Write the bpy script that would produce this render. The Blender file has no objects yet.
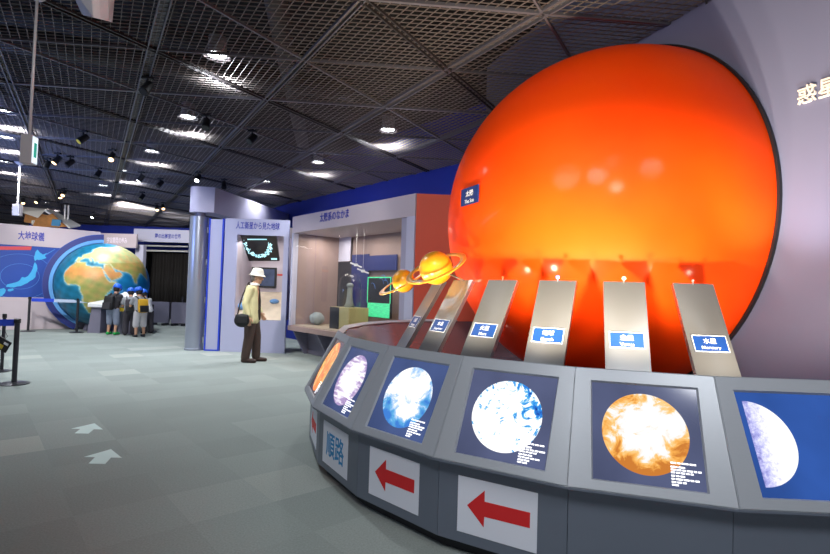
import bpy, bmesh, math, random
from mathutils import Matrix, Vector
random.seed(7)
PI = math.pi
R = math.radians
SC = bpy.context.scene
COL = SC.collection
V = Vector

# ------------------------------------------------------------------ camera
CH = 1.35
PITCH = ROLL = 0.0312
FPX = 505.6
_fw = V((0, math.cos(PITCH), math.sin(PITCH)))
_u0 = V((0, -math.sin(PITCH), math.cos(PITCH)))
_r = V((1, 0, 0)) * math.cos(ROLL) + _u0 * math.sin(ROLL)
_u = V((1, 0, 0)) * -math.sin(ROLL) + _u0 * math.cos(ROLL)
cd = bpy.data.cameras.new('camera')
cam = bpy.data.objects.new('camera', cd)
COL.objects.link(cam)
cd.sensor_width = 36
cd.lens = FPX / 830 * 36
cd.clip_start = 0.05
M = Matrix((_r, _u, -_fw)).transposed().to_4x4()
M.translation = V((0, 0, CH))
cam.matrix_world = M
SC.camera = cam


def ray(x, y):
    return _fw + _r * ((x - 415) / FPX) + _u * ((277 - y) / FPX)


def at(x, y, D):
    d = ray(x, y)
    return V((0, 0, CH)) + d * (D / d.y)


def on_plane(x, y, p, n):
    d = ray(x, y)
    o = V((0, 0, CH))
    return o + d * ((V(p) - o).dot(n) / d.dot(n))


# ------------------------------------------------------------------ materials
def lin(c):
    def f(v):
        v = v / 255.0
        return v / 12.92 if v <= 0.04045 else ((v + 0.055) / 1.055) ** 2.4
    return (f(c[0]), f(c[1]), f(c[2]), 1.0)


def newmat(name):
    m = bpy.data.materials.new(name)
    m.use_nodes = True
    nt = m.node_tree
    return m, nt, nt.nodes['Principled BSDF']


def mat(name, c, rough=0.5, metal=0.0, var=0.06, scale=6.0, emit=0.0, coat=0.0, bump=0.0, spec=0.5, stretch=None):
    """solid colour with a little procedural variation"""
    m, nt, b = newmat(name)
    b.inputs['Roughness'].default_value = rough
    b.inputs['Metallic'].default_value = metal
    b.inputs['Specular IOR Level'].default_value = spec
    b.inputs['Coat Weight'].default_value = coat
    b.inputs['Coat Roughness'].default_value = 0.06
    tc = nt.nodes.new('ShaderNodeTexCoord')
    nz = nt.nodes.new('ShaderNodeTexNoise')
    nz.inputs['Scale'].default_value = scale
    nz.inputs['Detail'].default_value = 4
    src = tc.outputs['Object']
    if stretch:
        mp = nt.nodes.new('ShaderNodeMapping')
        mp.inputs['Scale'].default_value = stretch
        nt.links.new(src, mp.inputs['Vector'])
        src = mp.outputs['Vector']
    nt.links.new(src, nz.inputs['Vector'])
    mx = nt.nodes.new('ShaderNodeMix')
    mx.data_type = 'RGBA'
    l = lin(c)
    mx.inputs['A'].default_value = tuple(max(0, v * (1 - var)) for v in l[:3]) + (1,)
    mx.inputs['B'].default_value = tuple(min(1, v * (1 + var)) for v in l[:3]) + (1,)
    nt.links.new(nz.outputs['Fac'], mx.inputs['Factor'])
    nt.links.new(mx.outputs['Result'], b.inputs['Base Color'])
    if emit:
        nt.links.new(mx.outputs['Result'], b.inputs['Emission Color'])
        b.inputs['Emission Strength'].default_value = emit
    if bump:
        bp = nt.nodes.new('ShaderNodeBump')
        bp.inputs['Strength'].default_value = bump
        bp.inputs['Distance'].default_value = 0.01
        nt.links.new(nz.outputs['Fac'], bp.inputs['Height'])
        nt.links.new(bp.outputs['Normal'], b.inputs['Normal'])
    return m


def node_math(nt, op, a, b=None, c=None):
    n = nt.nodes.new('ShaderNodeMath')
    n.operation = op
    for i, v in enumerate((a, b, c)):
        if v is None:
            continue
        if isinstance(v, (int, float)):
            n.inputs[i].default_value = v
        else:
            nt.links.new(v, n.inputs[i])
    return n.outputs[0]


def node_mix(nt, fac, a, b):
    n = nt.nodes.new('ShaderNodeMix')
    n.data_type = 'RGBA'
    for k, v in (('Factor', fac), ('A', a), ('B', b)):
        if isinstance(v, (int, float)):
            n.inputs[k].default_value = v
        elif isinstance(v, tuple):
            n.inputs[k].default_value = v
        else:
            nt.links.new(v, n.inputs[k])
    return n.outputs['Result']


def ramp(nt, fac, stops):
    n = nt.nodes.new('ShaderNodeValToRGB')
    el = n.color_ramp.elements
    while len(el) < len(stops):
        el.new(0.5)
    for e, (p, c) in zip(el, stops):
        e.position = p
        e.color = c
    nt.links.new(fac, n.inputs['Fac'])
    return n.outputs['Color']


def carpet_mat():
    m, nt, b = newmat('carpet')
    b.inputs['Roughness'].default_value = 0.95
    b.inputs['Specular IOR Level'].default_value = 0.15
    tc = nt.nodes.new('ShaderNodeTexCoord')
    mp = nt.nodes.new('ShaderNodeMapping')
    mp.inputs['Rotation'].default_value = (0, 0, R(-41.2))
    nt.links.new(tc.outputs['Object'], mp.inputs['Vector'])
    sx = nt.nodes.new('ShaderNodeSeparateXYZ')
    nt.links.new(mp.outputs['Vector'], sx.inputs[0])
    fx = node_math(nt, 'FLOOR', node_math(nt, 'DIVIDE', sx.outputs[0], 0.5))
    fy = node_math(nt, 'FLOOR', node_math(nt, 'DIVIDE', sx.outputs[1], 0.5))
    cb = nt.nodes.new('ShaderNodeCombineXYZ')
    nt.links.new(fx, cb.inputs[0])
    nt.links.new(fy, cb.inputs[1])
    wn = nt.nodes.new('ShaderNodeTexWhiteNoise')
    wn.noise_dimensions = '2D'
    nt.links.new(cb.outputs[0], wn.inputs['Vector'])
    tile = ramp(nt, wn.outputs['Value'], [(0.0, lin((141, 149, 145))), (0.6, lin((146, 154, 150))), (0.9, lin((151, 158, 154))), (1.0, lin((164, 168, 162)))])
    nz = nt.nodes.new('ShaderNodeTexNoise')
    nz.inputs['Scale'].default_value = 90
    nz.inputs['Detail'].default_value = 3
    nt.links.new(tc.outputs['Object'], nz.inputs['Vector'])
    big = nt.nodes.new('ShaderNodeTexNoise')
    big.inputs['Scale'].default_value = 0.9
    nt.links.new(tc.outputs['Object'], big.inputs['Vector'])
    f1 = node_math(nt, 'MULTIPLY_ADD', nz.outputs['Fac'], 0.5, 0.75)
    f2 = node_math(nt, 'MULTIPLY_ADD', big.outputs['Fac'], 0.22, 0.89)
    f = node_math(nt, 'MULTIPLY', f1, f2)
    vm = nt.nodes.new('ShaderNodeVectorMath')
    vm.operation = 'SCALE'
    nt.links.new(tile, vm.inputs[0])
    nt.links.new(f, vm.inputs['Scale'])
    nt.links.new(vm.outputs[0], b.inputs['Base Color'])
    bp = nt.nodes.new('ShaderNodeBump')
    bp.inputs['Strength'].default_value = 0.25
    bp.inputs['Distance'].default_value = 0.004
    nt.links.new(nz.outputs['Fac'], bp.inputs['Height'])
    nt.links.new(bp.outputs['Normal'], b.inputs['Normal'])
    return m


def screen_mat(name, kind):
    """backlit transparency of a planet. object coords: x right, y up, centre (0,0)"""
    m, nt, b = newmat(name)
    b.inputs['Roughness'].default_value = 0.12
    b.inputs['Base Color'].default_value = (0.01, 0.012, 0.02, 1)
    tc = nt.nodes.new('ShaderNodeTexCoord')
    sx = nt.nodes.new('ShaderNodeSeparateXYZ')
    nt.links.new(tc.outputs['Object'], sx.inputs[0])
    X, Y = sx.outputs[0], sx.outputs[1]
    cx = -0.206 if kind == 'mercury' else -0.003
    rad = 0.186
    dx = node_math(nt, 'SUBTRACT', X, cx)
    dy = node_math(nt, 'ADD', Y, 0.0)
    r = node_math(nt, 'SQRT', node_math(nt, 'ADD', node_math(nt, 'MULTIPLY', dx, dx), node_math(nt, 'MULTIPLY', dy, dy)))
    rn = node_math(nt, 'DIVIDE', r, rad)
    mask = node_math(nt, 'LESS_THAN', rn, 1.0)
    if kind == 'mercury':
        mask = node_math(nt, 'MULTIPLY', mask, node_math(nt, 'GREATER_THAN', dx, 0.0))

    def noise(scale, detail=6, rough=0.6, off=0.0, dist=0.0, st=(1, 1, 1)):
        mp = nt.nodes.new('ShaderNodeMapping')
        mp.inputs['Location'].default_value = (off, off * 1.7, off)
        mp.inputs['Scale'].default_value = st
        nt.links.new(tc.outputs['Object'], mp.inputs['Vector'])
        n = nt.nodes.new('ShaderNodeTexNoise')
        n.inputs['Scale'].default_value = scale
        n.inputs['Detail'].default_value = detail
        n.inputs['Roughness'].default_value = rough
        n.inputs['Distortion'].default_value = dist
        nt.links.new(mp.outputs['Vector'], n.inputs['Vector'])
        return n.outputs['Fac']
    W = (1, 1, 1, 1)
    bg = lin((70, 76, 104))  # ground tone includes reflected ambient, put into the glow
    if kind == 'venus':
        n = noise(11, 7, 0.65, 3.3, 0.6)
        f = node_math(nt, 'SUBTRACT', n, node_math(nt, 'MULTIPLY', node_math(nt, 'MAXIMUM', node_math(nt, 'SUBTRACT', rn, 0.45), 0), 0.42))
        f = node_math(nt, 'ADD', f, node_math(nt, 'MULTIPLY', Y, 0.5))
        col = ramp(nt, f, [(0.22, lin((196, 118, 40))), (0.29, lin((235, 165, 72))), (0.37, lin((246, 200, 130))), (0.41, lin((236, 228, 220))), (0.5, W)])
        st = 1.05
    elif kind == 'earth':
        n = noise(13, 7, 0.62, 8.1, 1.2)
        f = node_math(nt, 'ADD', n, node_math(nt, 'MULTIPLY', X, -0.25))
        f = node_math(nt, 'SUBTRACT', f, node_math(nt, 'MULTIPLY', Y, 0.45))
        col = ramp(nt, f, [(0.28, lin((20, 50, 130))), (0.36, lin((40, 120, 215))), (0.41, lin((70, 175, 225))), (0.44, W), (0.7, W)])
        st = 1.1
    elif kind == 'mars':
        n = noise(9, 6, 0.6, 1.2, 0.5)
        f = node_math(nt, 'SUBTRACT', n, node_math(nt, 'MULTIPLY', node_math(nt, 'MAXIMUM', node_math(nt, 'SUBTRACT', rn, 0.55), 0), 0.45))
        f = node_math(nt, 'ADD', f, node_math(nt, 'MULTIPLY', Y, 0.7))
        col = ramp(nt, f, [(0.2, lin((60, 120, 200))), (0.3, lin((90, 165, 215))), (0.37, lin((180, 205, 240))), (0.43, W), (0.7, W)])
        st = 1.1
        bg = lin((58, 72, 112))
    elif kind == 'jupiter':
        n = noise(9, 5, 0.6, 5.0, 0.4, (1, 4, 1))
        f = node_math(nt, 'SUBTRACT', n, node_math(nt, 'MULTIPLY', node_math(nt, 'MAXIMUM', node_math(nt, 'SUBTRACT', rn, 0.4), 0), 0.45))
        col = ramp(nt, f, [(0.12, lin((150, 125, 185))), (0.26, lin((190, 168, 205))), (0.34, lin((235, 225, 245))), (0.4, W)])
        st = 1.0
        bg = lin((58, 70, 110))
    elif kind == 'saturn':
        n = noise(8, 5, 0.6, 2.0, 0.8)
        col = ramp(nt, n, [(0.3, lin((225, 105, 15))), (0.5, lin((252, 145, 35))), (0.62, lin((255, 205, 110)))])
        mask = node_math(nt, 'LESS_THAN', rn, 1.15)
        st = 1.0
        bg = lin((60, 35, 35))
    elif kind == 'mercury':
        n = noise(38, 8, 0.75, 4.0, 0.3)
        f = node_math(nt, 'ADD', node_math(nt, 'MULTIPLY', n, 0.8), node_math(nt, 'MULTIPLY', dx, 3.2))
        col = ramp(nt, f, [(0.3, lin((110, 110, 175))), (0.42, lin((165, 165, 225))), (0.56, lin((225, 225, 250))), (0.66, W)])
        st = 1.05
        bg = lin((38, 72, 140))
    else:
        n = noise(8, 5, 0.6, 9.0)
        col = ramp(nt, n, [(0.3, lin((90, 140, 190))), (0.6, lin((170, 210, 235)))])
        st = 0.9
    bn = ramp(nt, noise(2.2, 3, 0.5, 7.0), [(0.25, tuple(v * 0.8 for v in bg[:3]) + (1,)), (0.8, tuple(min(1, v * 1.6) for v in bg[:3]) + (1,))])
    out = node_mix(nt, mask, bn, col)
    nt.links.new(out, b.inputs['Emission Color'])
    b.inputs['Emission Strength'].default_value = st
    return m


def sun_mat():
    m, nt, b = newmat('sun_orange')
    tc = nt.nodes.new('ShaderNodeTexCoord')
    nz = nt.nodes.new('ShaderNodeTexNoise')
    nz.inputs['Scale'].default_value = 1.3
    nz.inputs['Detail'].default_value = 3
    nt.links.new(tc.outputs['Object'], nz.inputs['Vector'])
    c = ramp(nt, nz.outputs['Fac'], [(0.3, (0.95, 0.052, 0.002, 1)), (0.7, (0.95, 0.072, 0.003, 1))])
    nt.links.new(c, b.inputs['Base Color'])
    b.inputs['Roughness'].default_value = 0.5
    b.inputs['Specular IOR Level'].default_value = 0.06
    b.inputs['Coat Weight'].default_value = 0.11
    b.inputs['Coat Roughness'].default_value = 0.12
    return m


def steel_mat():
    m, nt, b = newmat('brushed_steel')
    b.inputs['Metallic'].default_value = 0.7
    b.inputs['Base Color'].default_value = (0.26, 0.265, 0.27, 1)
    b.inputs['Roughness'].default_value = 0.3
    b.inputs['Anisotropic'].default_value = 0.5
    tc = nt.nodes.new('ShaderNodeTexCoord')
    mp = nt.nodes.new('ShaderNodeMapping')
    mp.inputs['Scale'].default_value = (2, 14, 14)
    nt.links.new(tc.outputs['Object'], mp.inputs['Vector'])
    nz = nt.nodes.new('ShaderNodeTexNoise')
    nz.inputs['Scale'].default_value = 1.0
    nt.links.new(mp.outputs['Vector'], nz.inputs['Vector'])
    rr = node_math(nt, 'MULTIPLY_ADD', nz.outputs['Fac'], 0.03, 0.3)
    nt.links.new(rr, b.inputs['Roughness'])
    return m


def glass_mat(name='case_glass', tint=(0.96, 0.97, 0.97, 1)):
    m = bpy.data.materials.new(name)
    m.use_nodes = True
    nt = m.node_tree
    nt.nodes.clear()
    out = nt.nodes.new('ShaderNodeOutputMaterial')
    mix = nt.nodes.new('ShaderNodeMixShader')
    tr = nt.nodes.new('ShaderNodeBsdfTransparent')
    tr.inputs['Color'].default_value = tint
    gl = nt.nodes.new('ShaderNodeBsdfGlossy')
    gl.inputs['Roughness'].default_value = 0.01
    fr = nt.nodes.new('ShaderNodeFresnel')
    fr.inputs['IOR'].default_value = 1.45
    ge = nt.nodes.new('ShaderNodeNewGeometry')
    front = node_math(nt, 'SUBTRACT', 1.0, ge.outputs['Backfacing'])
    nt.links.new(node_math(nt, 'MULTIPLY', fr.outputs[0], front), mix.inputs[0])
    nt.links.new(tr.outputs[0], mix.inputs[1])
    nt.links.new(gl.outputs[0], mix.inputs[2])
    nt.links.new(mix.outputs[0], out.inputs[0])
    return m


def attr_mat(name, rough=0.4, emit=0.0):
    """colour taken from the mesh attribute 'albedo' (map painted on the thing), plus fine noise"""
    m, nt, b = newmat(name)
    a = nt.nodes.new('ShaderNodeAttribute')
    a.attribute_name = 'albedo'
    tc = nt.nodes.new('ShaderNodeTexCoord')
    nz = nt.nodes.new('ShaderNodeTexNoise')
    nz.inputs['Scale'].default_value = 5
    nz.inputs['Detail'].default_value = 5
    nt.links.new(tc.outputs['Object'], nz.inputs['Vector'])
    f = node_math(nt, 'MULTIPLY_ADD', nz.outputs['Fac'], 0.7, 0.65)
    vm = nt.nodes.new('ShaderNodeVectorMath')
    vm.operation = 'SCALE'
    nt.links.new(a.outputs['Color'], vm.inputs[0])
    nt.links.new(f, vm.inputs['Scale'])
    nt.links.new(vm.outputs[0], b.inputs['Base Color'])
    b.inputs['Roughness'].default_value = rough
    if emit:
        nt.links.new(vm.outputs[0], b.inputs['Emission Color'])
        b.inputs['Emission Strength'].default_value = emit
    return m


MT = {}
MT['carpet'] = carpet_mat()
MT['console'] = mat('console_grey_paint', (172, 177, 184), 0.4, 0.25, 0.04, 30, stretch=(1, 1, 12))
MT['kick'] = mat('console_dark_grey', (104, 112, 126), 0.45, 0.1, 0.04, 8)
MT['black'] = mat('black_paint', (22, 22, 25), 0.5)
MT['plinth'] = mat('plinth_black', (30, 32, 36), 0.6)
MT['deck'] = mat('deck_brown_gloss', (112, 84, 86), 0.18, 0.0, 0.12, 2, spec=0.5)
MT['sun'] = sun_mat()
MT['steel'] = steel_mat()
MT['steel_edge'] = mat('steel_edge', (190, 188, 185), 0.3, 1.0)
MT['plate'] = mat('plate_blue', (18, 58, 124), 0.4)
MT['plate_sun'] = mat('plate_navy', (24, 48, 110), 0.4)
MT['white'] = mat('white_paint', (232, 234, 238), 0.5, var=0.02)
MT['paper'] = mat('white_paper', (226, 229, 240), 0.6, var=0.02)
MT['red'] = mat('arrow_red', (214, 32, 36), 0.6, var=0.03)
MT['signblue'] = mat('sign_blue', (36, 140, 200), 0.6, var=0.03)
MT['lav'] = mat('lavender_panel', (168, 164, 186), 0.5, 0.0, 0.04, 3)
MT['lavpink'] = mat('pinkish_panel', (190, 178, 186), 0.5, 0.0, 0.04, 3)
MT['lavwhite'] = mat('pale_lavender_panel', (192, 192, 214), 0.5, 0.0, 0.03, 3)
MT['lavdark'] = mat('lavender_base', (120, 118, 138), 0.55, 0.0, 0.06, 3)
MT['booth'] = mat('booth_lavender', (172, 174, 204), 0.45, 0.0, 0.03, 3)
MT['silver'] = mat('silver_column', (158, 164, 180), 0.3, 0.6, 0.03, 3)
MT['bluewall'] = mat('wall_deep_blue', (14, 40, 150), 0.6, 0.0, 0.05, 1.5)
MT['suneast'] = mat('wall_grey_lavender', (106, 109, 136), 0.75, 0.0, 0.04, 0.8)
MT['darkwall'] = mat('wall_dark', (58, 50, 46), 0.8)
MT['redwall'] = mat('case_end_red', (222, 96, 72), 0.5, 0.0, 0.05, 2)
MT['letter'] = mat('letter_blue', (30, 44, 160), 0.5, var=0.03)
MT['letterpink'] = mat('letter_pale', (236, 226, 240), 0.5)
MT['wallletter'] = mat('letter_offwhite', (232, 224, 214), 0.5)
MT['slab'] = mat('ceiling_black', (9, 8, 10), 0.9, var=0.3, scale=1.5)
MT['strip'] = mat('ceiling_mesh_grey', (124, 115, 112), 0.45, 0.25, 0.08, 2)
MT['bar'] = mat('ceiling_bar_grey', (100, 99, 108), 0.4, 0.3, 0.08, 2)
MT['darkbar'] = mat('ceiling_bar_dark', (52, 48, 50), 0.4, 0.3, 0.08, 2)
MT['duct'] = mat('duct_grey', (66, 64, 68), 0.5, 0.4)
MT['lamp'] = mat('lamp_cool_white', (240, 246, 255), 0.4, emit=14.0)
MT['lampwarm'] = mat('lamp_warm', (255, 205, 150), 0.4, emit=5.0)
MT['lampface'] = mat('lit_sign_face', (214, 232, 240), 0.4, emit=0.9)
MT['signgreen'] = mat('sign_green', (40, 150, 130), 0.4, emit=0.7)
MT['whitemetal'] = mat('white_metal', (206, 204, 206), 0.4)
MT['offwhite'] = mat('offwhite_casing', (196, 190, 194), 0.5)
MT['gold'] = mat('gold_foil', (214, 150, 90), 0.35, 0.6, 0.4, 8, bump=0.6)
MT['solar'] = mat('solar_blue', (70, 130, 170), 0.3)
MT['belt'] = mat('belt_blue', (26, 62, 196), 0.6)
MT['paleband'] = mat('rail_pale', (172, 190, 216), 0.4)
MT['postmetal'] = mat('post_dark_metal', (56, 56, 62), 0.35, 0.5)
MT['mapblue'] = mat('map_blue', (16, 66, 158), 0.5, 0.0, 0.12, 1.5)
MT['mapnavy'] = mat('map_navy', (20, 36, 112), 0.5)
MT['maparc'] = mat('arc_light_blue', (84, 150, 214), 0.5)
MT['japan'] = mat('japan_light_blue', (60, 170, 226), 0.5)
MT['ringline'] = mat('map_ring_line', (72, 128, 208), 0.5)
MT['redtag'] = mat('map_red_tag', (214, 70, 74), 0.5)
MT['yellow'] = mat('yellow_paint', (224, 196, 48), 0.5)
MT['skin'] = mat('skin', (206, 158, 128), 0.55, var=0.05)
MT['hatcloth'] = mat('hat_cream', (226, 222, 210), 0.8, bump=0.1, scale=40)
MT['jacket'] = mat('jacket_pale_yellow', (222, 214, 164), 0.75, var=0.08, scale=10, bump=0.2)
MT['shirt'] = mat('shirt_dark', (52, 40, 36), 0.8)
MT['collar'] = mat('collar_white', (232, 230, 224), 0.8)
MT['trousers'] = mat('trousers_brown', (74, 58, 52), 0.8, var=0.15, scale=8, bump=0.25)
MT['shoe'] = mat('shoe_brown', (64, 44, 38), 0.45)
MT['bag'] = mat('bag_black', (26, 26, 30), 0.6, var=0.3, scale=10, bump=0.2)
MT['strap'] = mat('strap_dark', (48, 36, 34), 0.7)
MT['hair'] = mat('hair_dark', (38, 32, 30), 0.7)
MT['greyhair'] = mat('hair_grey', (120, 112, 106), 0.7)
MT['helmet'] = mat('cap_blue', (36, 104, 226), 0.5)
MT['tee_dark'] = mat('shirt_black', (44, 42, 48), 0.8)
MT['tee_grey'] = mat('shirt_grey', (150, 152, 158), 0.8)
MT['tee_white'] = mat('shirt_white', (212, 212, 214), 0.8)
MT['denim'] = mat('trousers_pale_blue', (138, 148, 172), 0.8, var=0.15)
MT['shorts_white'] = mat('shorts_white', (204, 200, 204), 0.8)
MT['pants_dark'] = mat('trousers_dark', (58, 54, 62), 0.8)
MT['green'] = mat('shoe_green', (40, 190, 90), 0.5)
MT['packyellow'] = mat('backpack_yellow', (232, 176, 40), 0.6)
MT['planet'] = mat('planet_orange', (250, 172, 34), 0.3, 0.0, 0.15, 14, coat=0.4)
MT['planetring'] = mat('planet_ring_orange', (252, 178, 52), 0.3, coat=0.5)
MT['bluedot'] = mat('planet_blue', (90, 140, 220), 0.25)
MT['paledot'] = mat('planet_pale', (226, 214, 190), 0.25)
MT['reddot'] = mat('planet_rust', (190, 90, 50), 0.3)
MT['greydot'] = mat('planet_grey', (150, 145, 140), 0.4)
MT['glass'] = glass_mat()
MT['casein'] = mat('case_back_brown', (150, 128, 124), 0.6)
MT['casefloor'] = mat('case_floor', (176, 160, 140), 0.5)
MT['caseblue'] = mat('case_panel_blue', (30, 42, 104), 0.4)
MT['casedark'] = mat('case_panel_dark', (34, 34, 44), 0.3)
MT['olive'] = mat('plinth_cream', (186, 176, 128), 0.5)
MT['asteroid'] = mat('asteroid_grey', (142, 150, 152), 0.8, var=0.3, scale=9, bump=0.8)
MT['greenlit'] = mat('screen_green', (70, 200, 140), 0.4, var=0.5, scale=14, emit=0.8, stretch=(0.4, 1, 5))
MT['nightmap'] = mat('night_screen', (18, 20, 26), 0.3, var=0.3)
MT['nightlights'] = mat('night_lights', (170, 225, 235), 0.4, emit=0.9)
MT['monitor'] = mat('monitor_picture', (58, 66, 88), 0.2, var=0.8, scale=5, emit=0.5)
MT['relief'] = mat('relief_map', (206, 190, 168), 0.6, var=0.25, scale=6, emit=0.15)  # slight glow put into the relief colour to brighten it
MT['snow'] = mat('relief_white', (226, 230, 236), 0.6)
MT['reliefblue'] = mat('relief_blue', (110, 160, 214), 0.6)
MT['redline'] = mat('red_line', (210, 80, 70), 0.6)
MT['curtain'] = mat('curtain_black', (22, 19, 19), 0.85, var=0.4, scale=3)
MT['arrow'] = mat('floor_arrow_pale', (206, 224, 220), 0.8, var=0.05)
MT['earth'] = attr_mat('globe_map')


# ------------------------------------------------------------------ mesh helpers
def bm_new():
    return bmesh.new()


def box(bm, c, s, rot=None, bevel=0.0):
    m = Matrix.Translation(V(c))
    if rot is not None:
        m = m @ rot.to_4x4()
    m = m @ Matrix.Diagonal((s[0], s[1], s[2], 1))
    g = bmesh.ops.create_cube(bm, size=1, matrix=m)
    if bevel:
        ed = list({e for v in g['verts'] for e in v.link_edges})
        bmesh.ops.bevel(bm, geom=ed, offset=bevel, segments=2, affect='EDGES', profile=0.7)
    return bm


def axis_rot(d):
    d = V(d).normalized()
    return V((0, 0, 1)).rotation_difference(d).to_matrix()


def cyl(bm, p0, p1, r0, r1=None, seg=16, caps=True):
    p0, p1 = V(p0), V(p1)
    r1 = r0 if r1 is None else r1
    d = p1 - p0
    m = Matrix.Translation((p0 + p1) / 2) @ axis_rot(d).to_4x4()
    bmesh.ops.create_cone(bm, cap_ends=caps, segments=seg, radius1=r0, radius2=r1, depth=d.length, matrix=m)
    return bm


def sph(bm, c, r, sc=(1, 1, 1), rot=None, u=20, v=12):
    m = Matrix.Translation(V(c))
    if rot is not None:
        m = m @ rot.to_4x4()
    m = m @ Matrix.Diagonal((r * sc[0], r * sc[1], r * sc[2], 1))
    bmesh.ops.create_uvsphere(bm, u_segments=u, v_segments=v, radius=1, matrix=m)
    return bm


def tube(bm, pts, r, seg=8):
    pts = [V(p) for p in pts]
    rings = []
    for i, p in enumerate(pts):
        d = (pts[min(i + 1, len(pts) - 1)] - pts[max(i - 1, 0)]).normalized()
        q = axis_rot(d)
        rr = r[i] if isinstance(r, (list, tuple)) else r
        rings.append([bm.verts.new(p + q @ V((math.cos(a) * rr, math.sin(a) * rr, 0))) for a in [2 * PI * k / seg for k in range(seg)]])
    for a, b in zip(rings, rings[1:]):
        # align ring start to limit twist
        best = min(range(seg), key=lambda s: (a[0].co - b[s].co).length)
        b2 = b[best:] + b[:best]
        b[:] = b2
        for k in range(seg):
            bm.faces.new((a[k], a[(k + 1) % seg], b[(k + 1) % seg], b[k]))
    bm.faces.new(rings[0][::-1])
    bm.faces.new(rings[-1])
    return bm


def slab(bm, pts, off):
    """polygon (world points) extruded by vector off"""
    off = V(off)
    a = [bm.verts.new(V(p)) for p in pts]
    b = [bm.verts.new(V(p) + off) for p in pts]
    n = len(a)
    bm.faces.new(a)
    bm.faces.new(b[::-1])
    for i in range(n):
        bm.faces.new((a[i], b[i], b[(i + 1) % n], a[(i + 1) % n]))
    bmesh.ops.recalc_face_normals(bm, faces=bm.faces[:])
    return bm


def hexa(bm, a, b):
    """two quads a (4 pts) and b (4 pts) joined to a solid"""
    va = [bm.verts.new(V(p)) for p in a]
    vb = [bm.verts.new(V(p)) for p in b]
    bm.faces.new(va)
    bm.faces.new(vb[::-1])
    for i in range(4):
        bm.faces.new((va[i], vb[i], vb[(i + 1) % 4], va[(i + 1) % 4]))
    bmesh.ops.recalc_face_normals(bm, faces=bm.faces[:])
    return bm


def lathe(bm, prof, seg=32, origin=(0, 0, 0), a0=0.0, a1=2 * PI):
    o = V(origin)
    full = abs(a1 - a0 - 2 * PI) < 1e-6
    n = seg if full else seg + 1
    rings = []
    for (r, z) in prof:
        rings.append([bm.verts.new(o + V((r * math.cos(a0 + (a1 - a0) * k / seg), r * math.sin(a0 + (a1 - a0) * k / seg), z))) for k in range(n)])
    for a, b in zip(rings, rings[1:]):
        for k in range(seg):
            try:
                bm.faces.new((a[k], a[(k + 1) % n], b[(k + 1) % n], b[k]))
            except ValueError:
                pass
    bmesh.ops.remove_doubles(bm, verts=bm.verts[:], dist=1e-6)
    bmesh.ops.recalc_face_normals(bm, faces=bm.faces[:])
    return bm


def root_matrix(o):
    while o.parent is not None:
        o = o.parent
    return o.matrix_basis


def obj(name, bm, m, parent=None, smooth=False, world=True):
    """ONE mesh object; world coordinates unless world=False (then in the thing's own frame)"""
    if parent is not None and world:
        bm.transform(root_matrix(parent).inverted())
    me = bpy.data.meshes.new(name)
    bm.to_mesh(me)
    bm.free()
    if smooth:
        for p in me.polygons:
            p.use_smooth = True
    me.materials.append(MT[m] if isinstance(m, str) else m)
    o = bpy.data.objects.new(name, me)
    COL.objects.link(o)
    if parent is not None:
        o.parent = parent
    return o


def sharp(o, ang=35):
    """smooth shading with hard edges above an angle"""
    me = o.data
    for p in me.polygons:
        p.use_smooth = True
    try:
        me.set_sharp_from_angle(angle=R(ang))
    except Exception:
        pass
    return o


def thing(name, label, cat, loc=(0, 0, 0), rotz=0.0, group=None):
    o = bpy.data.objects.new(name, None)
    o.empty_display_size = 0.1
    COL.objects.link(o)
    o.location = loc
    o.rotation_euler = (0, 0, rotz)
    o.matrix_basis = Matrix.Translation(V(loc)) @ Matrix.Rotation(rotz, 4, 'Z')
    tag(o, label, cat, group)
    return o


def tag(o, label, cat, group=None):
    o['label'] = label
    o['category'] = cat
    if group:
        o['group'] = group
    return o


def struct(name, bm, m, parent=None, smooth=False):
    o = obj(name, bm, m, parent, smooth)
    if parent is None:
        o['kind'] = 'structure'
    return o


def frame(o, x, up):
    x = V(x).normalized()
    up = V(up).normalized()
    n = x.cross(up).normalized()
    up = n.cross(x)
    m = Matrix((x, up, n)).transposed().to_4x4()
    m.translation = V(o)
    return m


def text_bm(s, h, fr, w=None, depth=0.003, bold=0.0):
    cu = bpy.data.curves.new('t', 'FONT')
    cu.body = s
    cu.align_x = 'CENTER'
    cu.align_y = 'CENTER'
    cu.extrude = 0.5
    cu.offset = bold
    cu.resolution_u = 3
    to = bpy.data.objects.new('t', cu)
    COL.objects.link(to)
    dg = bpy.context.evaluated_depsgraph_get()
    me = bpy.data.meshes.new_from_object(to.evaluated_get(dg))
    bm = bm_new()
    bm.from_mesh(me)
    bpy.data.objects.remove(to)
    bpy.data.curves.remove(cu)
    bpy.data.meshes.remove(me)
    xs = [v.co.x for v in bm.verts]
    ys = [v.co.y for v in bm.verts]
    if not xs:
        return bm
    cx, cy = (min(xs) + max(xs)) / 2, (min(ys) + max(ys)) / 2
    sy = h / (max(ys) - min(ys))
    sx = sy if w is None else w / (max(xs) - min(xs))
    for v in bm.verts:
        v.co = V(((v.co.x - cx) * sx, (v.co.y - cy) * sy, (v.co.z + 0.5) * depth))
    bm.transform(fr)
    return bm


def panel_bm(fr, x0, x1, y0, y1, z0, z1, bm=None, bevel=0.0):
    """box given in a frame's own x/y/z ranges"""
    bm2 = bm_new()
    box(bm2, ((x0 + x1) / 2, (y0 + y1) / 2, (z0 + z1) / 2), (x1 - x0, y1 - y0, z1 - z0), bevel=bevel)
    bm2.transform(fr)
    if bm is None:
        return bm2
    me = bpy.data.meshes.new('tmp')
    bm2.to_mesh(me)
    bm2.free()
    bm.from_mesh(me)
    bpy.data.meshes.remove(me)
    return bm


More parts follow.
